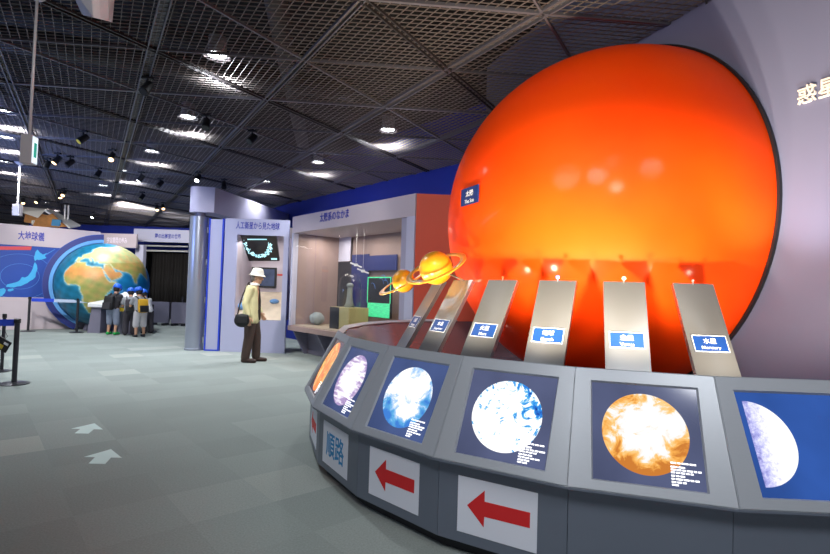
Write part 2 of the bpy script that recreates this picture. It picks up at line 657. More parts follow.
def light(name, kind, loc, energy, color=(1, 1, 1), target=None, size=0.1, angle=60, blend=0.3, sizey=None):
    ld = bpy.data.lights.new(name, kind)
    ld.energy = energy
    ld.color = color
    if kind == 'SPOT':
        ld.spot_size = R(angle)
        ld.spot_blend = blend
        ld.shadow_soft_size = size
    elif kind == 'AREA':
        ld.size = size
        if sizey:
            ld.shape = 'RECTANGLE'
            ld.size_y = sizey
    else:
        ld.shadow_soft_size = size
    o = bpy.data.objects.new(name, ld)
    COL.objects.link(o)
    o.location = loc
    if target is not None:
        o.rotation_euler = (V(target) - V(loc)).to_track_quat('-Z', 'Y').to_euler()
    return o


# ------------------------------------------------------------------ directions of the hall
AU = V((-0.659, 0.752, 0))     # along the long blue wall, away from the camera
AV = V((0.752, 0.659, 0))      # across it
ZC = 3.73                      # mesh ceiling height
Z1 = V((0, 0, 1))

# ================================================================== the setting
b = bm_new()
box(b, (-6, 9, -0.05), (36, 40, 0.1))
struct('floor', b, 'carpet')

b = bm_new()
box(b, (-6, 9, 4.75), (36, 40, 0.1))
ceiling = struct('ceiling', b, 'slab')

# triangular lattice of the hung mesh ceiling
NO = V((-0.818, 2.646, 0)) * 2.38
E1 = V((0.63, 0.057, 0)) * 2.38
E2 = V((-0.305, 0.475, 0)) * 2.38
E3 = E1 + E2


def lat(i, j):
    return NO + E1 * i + E2 * j + Z1 * ZC


def strip_line(bm, p0, p1, w, h, zoff=0.0):
    d = p1 - p0
    s = V((-d.y, d.x, 0)).normalized() * (w / 2)
    z0, z1 = V((0, 0, zoff)), V((0, 0, zoff + h))
    hexa_fast(bm, [p0 - s + z0, p1 - s + z0, p1 + s + z0, p0 + s + z0], [p0 - s + z1, p1 - s + z1, p1 + s + z1, p0 + s + z1])


def hexa_fast(bm, a, b2):
    va = [bm.verts.new(p) for p in a]
    vb = [bm.verts.new(p) for p in b2]
    bm.faces.new(va[::-1])
    bm.faces.new(vb)
    for i in range(4):
        bm.faces.new((va[i], va[(i + 1) % 4], vb[(i + 1) % 4], vb[i]))


def lat_clip(p, d, x0=-17, x1=5.0, y0=0.6, y1=21.5):
    """clip the infinite line p+t*d to a plan rectangle"""
    t0, t1 = -1e9, 1e9
    for c, lo, hi in ((0, x0, x1), (1, y0, y1)):
        if abs(d[c]) < 1e-9:
            continue
        a, bb = (lo - p[c]) / d[c], (hi - p[c]) / d[c]
        t0, t1 = max(t0, min(a, bb)), min(t1, max(a, bb))
    return (p + d * t0, p + d * t1) if t1 > t0 else None


b = bm_new()
n1 = 18
for k in range(-14 * n1, 16 * n1):
    q = lat_clip(lat(k / n1, 0), E2)
    if q:
        strip_line(b, q[0], q[1], 0.0048, 0.010)
n2 = 18
for k in range(-6 * n2, 16 * n2):
    q = lat_clip(lat(0, k / n2), E1)
    if q:
        strip_line(b, q[0], q[1], 0.0026, 0.009)
obj('mesh_panel', b, 'strip', ceiling)
for k in range(-14, 16):
    q = lat_clip(lat(k, 0), E2)
    if q:
        b = bm_new()
        w = 0.085 if k % 2 else 0.05
        s = V((-E2.y, E2.x, 0)).normalized()
        strip_line(b, q[0] + s * w / 2, q[1] + s * w / 2, 0.012, 0.03, -0.02)
        strip_line(b, q[0] - s * w / 2, q[1] - s * w / 2, 0.012, 0.03, -0.02)
        strip_line(b, q[0], q[1], w, 0.008, 0.012)
        obj('ceiling_bar', b, 'bar', ceiling)
for k in range(-6, 16):
    q = lat_clip(lat(0, k), E1)
    if q:
        b = bm_new()
        strip_line(b, q[0], q[1], 0.012 if k % 2 else 0.03, 0.03, -0.015)
        obj('ceiling_bar', b, 'bar', ceiling)
for k in range(-24, 14):
    q = lat_clip(lat(k, 0), E3)
    if q:
        b = bm_new()
        if k % 2:
            strip_line(b, q[0], q[1], 0.018, 0.03, -0.015)
            obj('ceiling_bar', b, 'bar', ceiling)
        else:
            s = V((-E3.y, E3.x, 0)).normalized() * 0.03
            strip_line(b, q[0] + s, q[1] + s, 0.014, 0.035, -0.02)
            strip_line(b, q[0] - s, q[1] - s, 0.014, 0.035, -0.02)
            obj('ceiling_bar', b, 'darkbar', ceiling)
# ducts above the mesh
for (p0, p1, r) in (((-9, 5, 4.35), (-1, 7.5, 4.35), 0.16), ((-5, 2.5, 4.3), (-8, 12, 4.3), 0.13), ((-1, 2, 4.3), (-3, 14, 4.3), 0.12)):
    b = bm_new()
    cyl(b, p0, p1, r, seg=14)
    obj('duct', b, 'duct', ceiling, True)

# long blue wall behind the display cases
b = bm_new()
nrm = AV * 0.1
P = AV * 6.6
slab(b, [P + AU * -6.2, P + AU * 17.5, P + AU * 17.5 + Z1 * 4.7, P + AU * -6.2 + Z1 * 4.7], nrm)
struct('wall_back', b, 'bluewall')
# blue end wall, far behind the globe
b = bm_new()
box(b, (-9.2, 20.8, 2.35), (13.5, 0.12, 4.7))
struct('wall_far', b, 'bluewall')
b = bm_new()
box(b, (-18.5, 24.0, 2.35), (9, 0.12, 4.7))
struct('wall_left', b, 'darkwall')

# wall that carries the sun
WA = 0.361
SN = V((-math.cos(WA), -math.sin(WA), 0))
ST = V((-math.sin(WA), math.cos(WA), 0))
SW = V((1.889, 4.88, 2.08))
SR = 1.583
b = bm_new()
w0 = V((SW.x, SW.y, 0))
slab(b, [w0 + ST * 2.62, w0 - ST * 4.8, w0 - ST * 4.8 + Z1 * 4.7, w0 + ST * 2.62 + Z1 * 4.7], -SN * 0.14)
struct('wall_right', b, 'suneast')

# ================================================================== the console
C0 = V((1.822, 4.88, 0))
RT, ZT, RB, ZB, RK = 2.5208, 1.0024, 2.7918, 0.4934, 2.7325
A0, DA = 3.3169, 0.2471


def J(k, r, z):
    a = A0 + k * DA
    return V((C0.x + r * math.cos(a), C0.y + r * math.sin(a), z))


console = thing('display_console', 'grey faceted console of sloping screens curving around the orange sun', 'display console', (C0.x, C0.y, 0))
KS = list(range(-5, 7))
SPLITS = {}


def pframe(k):
    A, B = J(k, RT, ZT), J(k + 1, RT, ZT)
    A2, B2 = J(k, RB, ZB), J(k + 1, RB, ZB)
    m1, m2 = (A + B) / 2, (A2 + B2) / 2
    return frame(m1, B - A, m1 - m2), (m1 - m2).length, (B - A).length, (B2 - A2).length


SCREENS = {6: 'other', 5: 'mercury', 4: 'venus', 3: 'earth', 2: 'mars', 1: 'jupiter', 0: 'saturn', -1: 'other', -2: 'other', -3: 'other', -4: 'other', -5: 'other'}
SLABEL = {5: 'lit screen with half lit mercury on deep blue', 4: 'lit screen with mottled orange venus', 3: 'lit screen with blue and white earth',
          2: 'lit screen with white and pale blue disc', 1: 'lit screen with white and lilac disc', 0: 'lit screen filled with orange disc'}
MSCR = {}
for k in KS:
    fr, L, wt, wb = pframe(k)
    g = 0.0012
    # housing: trapezoid face with a square window, thickness inward
    sx0, sx1, sy0, sy1 = -0.238, 0.238, -0.53, -0.063
    b = bm_new()
    o4 = [(-wt / 2 + g, 0), (wt / 2 - g, 0), (wb / 2 - g, -L), (-wb / 2 + g, -L)]
    i4 = [(sx0, sy1), (sx1, sy1), (sx1, sy0), (sx0, sy0)]
    i4b = [(sx0 + 0.008, sy1 - 0.008), (sx1 - 0.008, sy1 - 0.008), (sx1 - 0.008, sy0 + 0.008), (sx0 + 0.008, sy0 + 0.008)]
    vo = [b.verts.new((x, y, 0)) for x, y in o4]
    vi = [b.verts.new((x, y, 0)) for x, y in i4]
    vb = [b.verts.new((x, y, -0.014)) for x, y in i4b]
    vk = [b.verts.new((x, y, -0.05)) for x, y in i4b]
    for i in range(4):
        j = (i + 1) % 4
        b.faces.new((vo[i], vi[i], vi[j], vo[j]))
        b.faces.new((vi[i], vb[i], vb[j], vi[j]))
        b.faces.new((vb[i], vk[i], vk[j], vb[j]))
    # outer skirt
    vs = [b.verts.new((x * 0.985, y, -0.05)) for x, y in o4]
    for i in range(4):
        j = (i + 1) % 4
        b.faces.new((vo[i], vo[j], vs[j], vs[i]))
        b.faces.new((vs[i], vs[j], vk[j], vk[i]))
    bmesh.ops.recalc_face_normals(b, faces=b.faces[:])
    ed = [e for e in b.edges if e.verts[0] in vo and e.verts[1] in vo]
    bmesh.ops.bevel(b, geom=ed, offset=0.004, segments=2, affect='EDGES')
    b.transform(fr)
    hs = obj('screen_housing', b, 'console', console)
    # screen, own frame so the picture sits in its object coordinates
    kind = SCREENS[k]
    if kind not in MSCR:
        MSCR[kind] = screen_mat('screen_' + kind, kind)
    b = bm_new()
    box(b, (0, 0, -0.006), (0.466, 0.457, 0.012))
    sc = obj('screen', b, MSCR[kind], hs, world=False)
    sc.matrix_local = root_matrix(console).inverted() @ fr @ Matrix.Translation((0, -0.2965, -0.012))
    if k in SLABEL:
        sc['label'] = SLABEL[k]
    # caption of small white lines in the lower right corner
    if 0 <= k <= 4:
        b = bm_new()
        rows = [(0.10, -0.118), (0.062, -0.135), (0.115, -0.147), (0.09, -0.159), (0.055, -0.173), (0.10, -0.186), (0.045, -0.199), (0.03, -0.211)]
        for (w, y) in rows:
            x = 0.095
            while x < 0.095 + w:
                l = random.uniform(0.012, 0.03)
                box(b, (x + l / 2, y, 0.0006), (l, 0.0075, 0.001))
                x += l + 0.004
        for v in b.verts:
            v.co = V((v.co.x + 0.0, v.co.y + 0.0, v.co.z))
        cp = obj('caption', b, MT.setdefault('caplit', mat('caption_lit', (250, 250, 255), 0.5, emit=1.0)), sc, world=False)
    if k == 4 or k == 3:
        pass
    # base panel under the housing
    A, B = J(k, RK, 0), J(k + 1, RK, 0)
    b = bm_new()
    e = (B - A).normalized() * 0.0015
    n = V((e.y, -e.x, 0)).normalized()
    slab(b, [A + e + Z1 * 0.075, B - e + Z1 * 0.075, B - e + Z1 * 0.488, A + e + Z1 * 0.488], -n * 0.03)
    obj('base_panel', b, 'kick', console)
    # back of the housing and underside lip
    b = bm_new()
    a0_, b0_ = J(k, RB - 0.004, ZB + 0.0), J(k + 1, RB - 0.004, ZB + 0.0)
    a1_, b1_ = J(k, RK - 0.02, ZB), J(k + 1, RK - 0.02, ZB)
    slab(b, [a0_, b0_, b1_, a1_], V((0, 0, -0.012)))
    obj('under_lip', b, 'kick', console)
# plinth
b = bm_new()
for k in KS:
    A, B = J(k, RK - 0.07, 0), J(k + 1, RK - 0.07, 0)
    n = V(((B - A).y, -(B - A).x, 0)).normalized()
    slab(b, [A, B, B + Z1 * 0.076, A + Z1 * 0.076], -n * 0.05)
obj('plinth', b, 'plinth', console)
# deck: dark glossy dish sloping down from the ridge towards the sun
ZD = 0.62
b = bm_new()
NB = 96
prof = [(2.475, 0.972), (1.75, ZD), (0.05, ZD), (0.05, ZD - 0.03), (1.76, ZD - 0.03), (2.475, 0.945)]
rg = []
for q in range(NB + 1):
    a = R(105 + 200 * q / NB)
    rg.append([b.verts.new((C0.x + r * math.cos(a), C0.y + r * math.sin(a), z)) for r, z in prof])
for q in range(NB):
    for j in range(6):
        b.faces.new((rg[q][j], rg[q + 1][j], rg[q + 1][(j + 1) % 6], rg[q][(j + 1) % 6]))
b.faces.new(rg[0])
b.faces.new(rg[-1][::-1])
bmesh.ops.recalc_face_normals(b, faces=b.faces[:])
bmesh.ops.bisect_plane(b, geom=b.verts[:] + b.edges[:] + b.faces[:], plane_co=w0 + SN * 0.012, plane_no=SN, clear_inner=True)
deck = sharp(obj('deck', b, 'deck', console), 30)
# ridge trim joining deck and housings
for k in KS:
    A, B = J(k, RT, ZT), J(k + 1, RT, ZT)
    A2, B2 = J(k, RT - 0.04, ZT - 0.022), J(k + 1, RT - 0.04, ZT - 0.022)
    b = bm_new()
    slab(b, [A, B, B2, A2], V((0, 0, -0.02)))
    obj('ridge_trim', b, 'console', console)


# paper direction signs stuck on the base panels
def kframe(k):
    A, B = J(k, RK, 0), J(k + 1, RK, 0)
    return frame(A, B - A, Z1)


ARW = [(0.169, 0.273), (0.263, 0.367), (0.264, 0.312), (0.498, 0.314), (0.498, 0.241), (0.264, 0.237), (0.262, 0.184)]
for k, lab in ((2, 'white paper sign with red left arrow, beside the blue lettered route sign'),
               (3, 'white paper sign with red left arrow, nearest one, below the earth screen'),
               (0, 'sliver of white paper sign at the far left turn of the console base')):
    fr = kframe(k)
    s = thing('arrow_sign', lab, 'sign', fr @ V((0.325, 0.13, 0)), 0, 'red arrow signs on the console base' if k else None)
    obj('sheet', panel_bm(fr, 0.115, 0.533, 0.13, 0.413, 0.0005, 0.003), 'paper', s)
    b = bm_new()
    slab(b, [fr @ V((x, y, 0.0032)) for x, y in ARW], (fr.to_3x3() @ V((0, 0, 0.001))))
    obj('arrow', b, 'red', s)
fr = kframe(1)
s = thing('route_sign', 'white paper sign with large blue Japanese route lettering on the console base', 'sign', fr @ V((0.325, 0.13, 0)))
obj('sheet', panel_bm(fr, 0.09, 0.525, 0.123, 0.415, 0.0005, 0.003), 'paper', s)
obj('lettering', text_bm('順路', 0.175, fr @ Matrix.Translation((0.31, 0.272, 0.0032)), w=0.31, depth=0.001, bold=0.012), 'signblue', s)

# ================================================================== the sun
sun = thing('sun_model', 'huge glossy orange half sphere of the sun mounted on the grey wall', 'sun model', SW)
b = bm_new()
# hemisphere about SN, cut at the deck
fs = frame(SW, ST, Z1)   # x = ST, y = up, z = ST x Z = ?
zdir = fs.to_3x3() @ V((0, 0, 1))
flip = 1 if zdir.dot(SN) > 0 else -1
NS, NP = 56, 112
rings = []
for i in range(NS + 1):
    th = (PI / 2) * i / NS
    if i == 0:
        rings.append([b.verts.new(SW + SN * SR)])
        continue
    rings.append([b.verts.new(SW + SN * (SR * math.cos(th)) + (ST * math.cos(p) + Z1 * math.sin(p)) * (SR * math.sin(th))) for p in [2 * PI * q / NP for q in range(NP)]])
for i in range(NS):
    a, c = rings[i], rings[i + 1]
    for q in range(NP):
        if i == 0:
            b.faces.new((a[0], c[q], c[(q + 1) % NP]))
        else:
            b.faces.new((a[q], c[q], c[(q + 1) % NP], a[(q + 1) % NP]))
bmesh.ops.recalc_face_normals(b, faces=b.faces[:])
bmesh.ops.bisect_plane(b, geom=b.verts[:] + b.edges[:] + b.faces[:], plane_co=(0, 0, ZD + 0.001), plane_no=(0, 0, 1), clear_inner=True)
obj('dome', b, 'sun', sun, True)
# black mounting ring on the wall
b = bm_new()
ring = []
for q in range(NP + 1):
    p = 2 * PI * q / NP
    d = ST * math.cos(p) + Z1 * math.sin(p)
    ring.append([b.verts.new(SW + d * r + SN * h) for r, h in ((SR + 0.002, 0.001), (SR + 0.02, 0.001), (SR + 0.02, 0.03), (SR + 0.002, 0.03))])
for q in range(NP):
    for j in range(4):
        b.faces.new((ring[q][j], ring[q + 1][j], ring[q + 1][(j + 1) % 4], ring[q][(j + 1) % 4]))
bmesh.ops.remove_doubles(b, verts=b.verts[:], dist=1e-5)
bmesh.ops.recalc_face_normals(b, faces=b.faces[:])
bmesh.ops.bisect_plane(b, geom=b.verts[:] + b.edges[:] + b.faces[:], plane_co=(0, 0, ZD + 0.001), plane_no=(0, 0, 1), clear_inner=True)
obj('mounting_ring', b, 'black', sun)
# name plate on the dome
pc = V((0.449, 4.229, 2.178))
pn = (pc - SW).normalized()
px = Z1.cross(pn).normalized()
fp = frame(pc + pn * 0.012, px, Z1)
pl = obj('name_plate', panel_bm(fp, -0.14, 0.14, -0.073, 0.073, -0.004, 0.004), 'plate_sun', sun)
b = text_bm('太陽', 0.05, fp @ Matrix.Translation((0, 0.022, 0.0045)), w=0.12, depth=0.001, bold=0.01)
obj('lettering', b, 'white', pl)
obj('lettering', text_bm('The Sun', 0.032, fp @ Matrix.Translation((0, -0.042, 0.0045)), w=0.15, depth=0.001), 'white', pl)

# wall lettering beyond the sun
fw_ = frame(SW - ST * 1.755 + Z1 * 0.637 + SN * 0.002, -ST, Z1)
for i, ch in enumerate('惑星'):
    o = obj('wall_lettering', text_bm(ch, 0.118, fw_ @ Matrix.Translation((0.0 + 0.124 * i, 0.0, 0)), w=0.112, depth=0.012, bold=0.012), 'wallletter')
    tag(o, ['raised white character on the grey right wall, left one of the two', 'raised white character on the grey right wall, cut by the picture edge'][i], 'lettering', 'raised lettering on the grey wall')

# ================================================================== the steel planet stands
B0, DB = 4.674, 0.2463
SR1, SZ1, SR0, SZ0 = 1.688, 1.463, 2.039, 0.85
names = [('水星', 'Mercury', 'greydot', 0.008), ('金星', 'Venus', 'paledot', 0.014), ('地球', 'Earth', 'bluedot', 0.0145), ('火星', 'Mars', 'reddot', 0.009), ('木星', 'Jupiter', 'planet', 0.146), ('土星', 'Saturn', 'planet', 0.108)]
SLAB = ['leaning steel stand with blue plate reading Mercury, rightmost in front of the sun',
        'leaning steel stand with blue plate reading Venus, upright looking, above the venus screen',
        'leaning steel stand with blue plate reading Earth and a tiny pale ball',
        'leaning steel stand with blue plate reading Mars, between the earth and jupiter stands',
        'leaning steel stand with small blue plate, behind the large ringed orange ball',
        'leaning steel stand seen edge on under the large ringed orange ball']
for k in range(6):
    a = B0 - k * DB
    u = V((math.cos(a), math.sin(a), 0))
    v = V((-u.y, u.x, 0))
    T = C0 + u * SR1 + Z1 * SZ1
    zb = 0.782
    f = (SZ1 - zb) / (SZ1 - SZ0)
    Bp = C0 + u * (SR1 + (SR0 - SR1) * f) + Z1 * zb
    fr = frame(T, v, T - Bp)
    L = (T - Bp).length
    st = thing('planet_stand', SLAB[k], 'planet stand', Bp, 0, 'steel planet stands in front of the sun')
    # folded steel strip: front plate with returned sides
    b = bm_new()
    panel_bm(fr, -0.125, 0.125, -L + 0.004, 0, -0.006, 0.0, b)
    sl = obj('slat', b, 'steel', st, world=True)
    b = bm_new()
    panel_bm(fr, -0.125, -0.121, -L + 0.006, -0.002, -0.03, -0.0062, b)
    panel_bm(fr, 0.121, 0.125, -L + 0.006, -0.002, -0.03, -0.0062, b)
    obj('side_flange', b, 'steel_edge', sl)
    b = bm_new()
    panel_bm(fr, -0.1, 0.1, -0.468, -0.362, 0.0005, 0.005, b)
    pl = obj('name_plate', b, 'plate', st)
    b = bm_new()
    for (x0, x1, y0, y1) in ((-0.1, 0.1, -0.366, -0.362), (-0.1, 0.1, -0.468, -0.464), (-0.1, -0.096, -0.464, -0.366), (0.096, 0.1, -0.464, -0.366)):
        panel_bm(fr, x0, x1, y0, y1, 0.0052, 0.0065, b)
    obj('plate_rim', b, 'white', pl)
    jp, en, pm, pr = names[k]
    obj('lettering', text_bm(jp, 0.036, fr @ Matrix.Translation((0, -0.398, 0.0052)), w=0.076, depth=0.001, bold=0.01), 'white', pl)
    obj('lettering', text_bm(en, 0.022 if k else 0.024, fr @ Matrix.Translation((0, -0.443, 0.0052)), w=0.016 * len(en), depth=0.001, bold=0.008), 'white', pl)
    if k < 4:
        b = bm_new()
        cyl(b, fr @ V((0, -0.012, -0.004)), fr @ V((0, 0.004 + 0.008, 0.004)), 0.004, seg=8)
        obj('pin', b, 'steel_edge', st)
        b = bm_new()
        sph(b, fr @ V((0, 0.012 + pr * 0.6, 0.004 + pr * 0.5)), pr, u=16, v=10)
        obj('planet_ball', b, pm, st, True)
    SPLITS[k] = (st, fr, T)
# the two large balls belong to the last two stands
for (k, c, r, ro, tilt, yaw) in ((4, at(435.9, 268, 4.22), 0.141, 0.27, 26, 20), (5, at(403.5, 281, 4.6), 0.104, 0.25, 30, 12)):
    st, fr, T = SPLITS[k]
    b = bm_new()
    sph(b, c, r, u=36, v=24)
    pb = obj('planet_ball', b, 'planet', st, True)
    b = bm_new()
    rot = Matrix.Rotation(R(-tilt), 3, 'Y') @ Matrix.Rotation(R(yaw), 3, 'X')
    n = 64
    rr = []
    for q in range(n):
        p = 2 * PI * q / n
        d = rot @ V((math.cos(p), math.sin(p), 0))
        up = rot @ V((0, 0, 0.003))
        rr.append([b.verts.new(c + d * ro + up), b.verts.new(c + d * (ro * 0.8) + up), b.verts.new(c + d * (ro * 0.8) - up), b.verts.new(c + d * ro - up)])
    for q in range(n):
        for j in range(4):
            b.faces.new((rr[q][j], rr[(q + 1) % n][j], rr[(q + 1) % n][(j + 1) % 4], rr[q][(j + 1) % 4]))
    bmesh.ops.recalc_face_normals(b, faces=b.faces[:])
    obj('planet_ring', b, 'planetring', pb, True)
    b = bm_new()
    tube(b, [T, (T + c) / 2, c], 0.008)
    obj('pin', b, 'steel_edge', st)


# ================================================================== display case on the long wall
CX = V((0.659, -0.752, 0))
P0 = at(288, 340, 10.5)
P0.z = 0
cf = frame(P0, CX, Z1)          # x along the front, y up, z towards the viewer
CL = 3.88
case = thing('display_case', 'long glass fronted lavender display case with blue Japanese lettering and red end', 'display case', P0)
HT, GT, GB = 2.85, 2.51, 0.60
b = panel_bm(cf, 0, CL, GT, HT, -1.25, 0)
hd = obj('header', b, 'lavpink', case)
fx0, fx1 = [cf.inverted() @ on_plane(x, y, P0, cf.to_3x3() @ V((0, 0, 1))) for x, y in ((320, 218), (349, 213))]
fx = (fx0 + fx1) / 2
obj('lettering', text_bm('太陽系のなかま', 0.17, cf @ Matrix.Translation((fx.x, fx.y, 0.002)), w=fx1.x - fx0.x, depth=0.004, bold=0.014), 'letter', hd)
obj('post', panel_bm(cf, 0, 0.06, GB, GT, -0.12, 0), 'lavwhite', case)
obj('post', panel_bm(cf, CL - 0.19, CL, 0, GT, -0.25, 0.0), 'lavwhite', case)
obj('post', panel_bm(cf, CL - 0.345, CL - 0.21, GB, GT, -0.12, -0.03), 'lav', case)
obj('sill', panel_bm(cf, 0, CL - 0.195, 0.50, GB, -1.2, 0.02, bevel=0.008), 'casein', case)
obj('display_floor', panel_bm(cf, 0.01, CL - 0.26, GB + 0.001, GB + 0.012, -1.19, -0.06), 'casefloor', case)
obj('back_panel', panel_bm(cf, 0, CL - 0.01, GB, GT, -1.24, -1.18), 'casein', case)
obj('side_panel', panel_bm(cf, 0, 0.05, GB, GT, -1.17, -0.13), 'casein', case)
obj('base', panel_bm(cf, 0.0, CL - 0.2, 0.0, 0.499, -1.2, -0.42), 'lavdark', case)
for x in (0.05, 1.0, 2.2):
    b = bm_new()
    hexa(b, [cf @ V((x, 0.0, -0.41)), cf @ V((x, 0.0, -0.34)), cf @ V((x, 0.499, -0.06)), cf @ V((x, 0.499, -0.41))],
         [cf @ V((x + 0.05, 0.0, -0.41)), cf @ V((x + 0.05, 0.0, -0.34)), cf @ V((x + 0.05, 0.499, -0.06)), cf @ V((x + 0.05, 0.499, -0.41))])
    obj('bracket', b, 'lavdark', case)
xs = [0.065, 0.9, 1.75, 2.6, CL - 0.355]
for x0, x1 in zip(xs, xs[1:]):
    obj('glass_pane', panel_bm(cf, x0 + 0.004, x1 - 0.004, GB + 0.002, GT - 0.002, -0.045, -0.035), 'glass', case)
# end panel, facing the hall, lower right
E0 = cf @ V((CL, 0, -0.02))
b = bm_new()
slab(b, [E0 + V((0.003, 0, 0)), E0 + V((0.95, 0.05, 0)), E0 + V((0.95, 0.05, HT)), E0 + V((0.003, 0, HT))], V((0, 0.06, 0)))
obj('end_panel', b, 'redwall', case)


def case_pt(x, y, back):
    return on_plane(x, y, cf @ V((0, 0, -back)), cf.to_3x3() @ V((0, 0, 1)))


def case_xy(x, y, back):
    q = cf.inverted() @ case_pt(x, y, back)
    return q.x, q.y


def case_panel(name, x0, x1, y0, y1, back, th, m, label, cat, group=None):
    a, t = case_xy(x0, y0, back)
    c, d = case_xy(x1, y1, back)
    o = obj(name, panel_bm(cf, a, c, max(min(t, d), GB + 0.013), max(t, d), -back - th, -back), m)
    tag(o, label, cat, group)
    return o


p = case_panel('poster', 325, 350, 263, 326, 1.12, 0.02, 'casedark', 'dark tall panel for a reflection of people in the display case, behind the cream block', 'poster')  # dark reflection in the case glass, modelled as a panel
p = case_panel('caption_board', 323, 350, 238, 261, 1.12, 0.02, 'lavwhite', 'pale caption board with small blue writing, upper middle of the display case', 'caption board')
p = case_panel('poster', 352, 366, 255, 326, 1.10, 0.03, 'caseblue', 'deep blue tall panel inside the case, left of the green lit screen', 'poster')
p = case_panel('poster', 368, 396, 256, 270, 1.10, 0.03, 'caseblue', 'deep blue strip panel above the green lit screen in the case', 'poster')
scr = thing('lit_screen', 'green lit display screen inside the case, nearest its right post', 'screen', case_pt(379, 318, 0.9))
a_, t_ = case_xy(368, 277, 0.9)
c_, d_ = case_xy(390, 319, 0.9)
obj('panel', panel_bm(cf, a_, c_, d_, t_, -0.94, -0.90), 'casedark', scr)
m_ = d_ + (t_ - d_) * 0.36
obj('picture', panel_bm(cf, a_ + 0.02, c_ - 0.02, d_ + 0.01, m_, -0.899, -0.897), 'greenlit', scr)
b = bm_new()
for (x0, x1, y0, y1) in ((a_, c_, t_ - 0.02, t_), (a_, a_ + 0.02, m_, t_ - 0.021), (c_ - 0.02, c_, m_, t_ - 0.021)):
    panel_bm(cf, x0, x1, y0, y1, -0.899, -0.893, b)
obj('lit_frame', b, 'greenlit', scr)
b = bm_new()
random.seed(5)
for i in range(5):
    x = a_ + (c_ - a_) * random.uniform(0.2, 0.8)
    y = m_ + (t_ - m_) * random.uniform(0.15, 0.8)
    tube(b, [cf @ V((x + 0.1 * math.cos(q), y + 0.16 * math.sin(q), -0.895)) for q in [0.3 + 0.35 * z for z in range(6)]], 0.004, 5)
obj('orbit_lines', b, 'ringline', scr)
# block with dark and cream faces
q0 = case_pt(338, 329, 0.35)
bx = cf.inverted() @ q0
blk = thing('exhibit_block', 'cream and black square block standing in the middle of the display case', 'block', cf @ V((bx.x, GB + 0.013, -0.45)))
hh = 0.43
obj('body', panel_bm(cf, bx.x - 0.22, bx.x + 0.42, GB + 0.013, GB + hh, -0.75, -0.3), 'olive', blk)
obj('dark_face', panel_bm(cf, bx.x - 0.225, bx.x + 0.1, GB + 0.015, GB + hh - 0.003, -0.299, -0.294), 'casedark', blk)
# added glass bell and specimen in place of a reflection in the case glass
b = bm_new()
lathe(b, [(0.0, 0.66), (0.1, 0.64), (0.19, 0.56), (0.22, 0.44), (0.22, 0.0)], 28, cf @ V((bx.x + 0.1, GB + hh + 0.001, -0.525)))
o = obj('glass_dome', b, 'glass', None, True)
tag(o, 'clear glass dome added on the cream block for a reflection in the case', 'dome')
b = bm_new()
oc = cf @ V((bx.x + 0.1, GB + hh + 0.002, -0.525))
lathe(b, [(0.0, 0.46), (0.03, 0.45), (0.05, 0.36), (0.055, 0.2), (0.075, 0.08), (0.11, 0.0), (0.0, 0.0)], 20, oc)
sph(b, oc + V((0, 0, 0.42)), 0.07, (1, 1, 0.7))
o = obj('reflection_figure', b, 'asteroid', None, True)
tag(o, 'small grey shape under the glass dome, added for a reflection in the case', 'specimen')
b = bm_new()
qa = cf.inverted() @ case_pt(317, 316, 0.5)
sph(b, cf @ V((qa.x, GB + 0.013 + 0.135, -0.5)), 0.16, (1.0, 0.85, 0.84), u=28, v=18)
for v in b.verts:
    v.co += (v.co - (cf @ V((qa.x, GB + 0.148, -0.5)))) * (0.05 * math.sin(v.co.x * 37) * math.cos(v.co.z * 31))
o = obj('asteroid_model', b, 'asteroid', None, True)
tag(o, 'rounded grey rock model lying on the display case floor, left of the cream block', 'rock model')
# hanging small models in the case
for (x, y, lab) in ((356, 265, 'tiny white hanging probe in the display case, higher one'), (363, 271, 'tiny white hanging probe in the display case, lower one')):
    c = case_pt(x, y, 0.6)
    t = thing('probe_model', lab, 'probe model', c, 0, 'hanging probes in the display case')
    b = bm_new()
    box(b, c, (0.07, 0.06, 0.05))
    box(b, c, (0.24, 0.02, 0.03), Matrix.Rotation(R(20), 3, 'Y'))
    obj('body', b, 'white', t)
    b = bm_new()
    tube(b, [c + V((0, 0, 0.02)), V((c.x, c.y, GT - 0.001))], 0.002, 5)
    obj('cord', b, 'white', t)

# ================================================================== satellite picture booth
DB_ = 10.6


def bz(y, x=250):
    return at(x, y, DB_).z


X0, X1 = at(222, 300, DB_).x, at(286.5, 300, DB_).x
XO0, XO1 = at(234.5, 300, DB_).x, at(281.5, 300, DB_).x
ZH, ZO1, ZO0 = bz(219), bz(235), bz(320)
booth = thing('picture_booth', 'lavender booth with open window of satellite pictures and blue Japanese heading', 'exhibit booth', ((X0 + X1) / 2, DB_, 0))


def bbox(name, x0, x1, y0, y1, z0, z1, m, par, bev=0.0):
    b = bm_new()
    box(b, ((x0 + x1) / 2, (y0 + y1) / 2, (z0 + z1) / 2), (x1 - x0, y1 - y0, z1 - z0), bevel=bev)
    return obj(name, b, m, par)


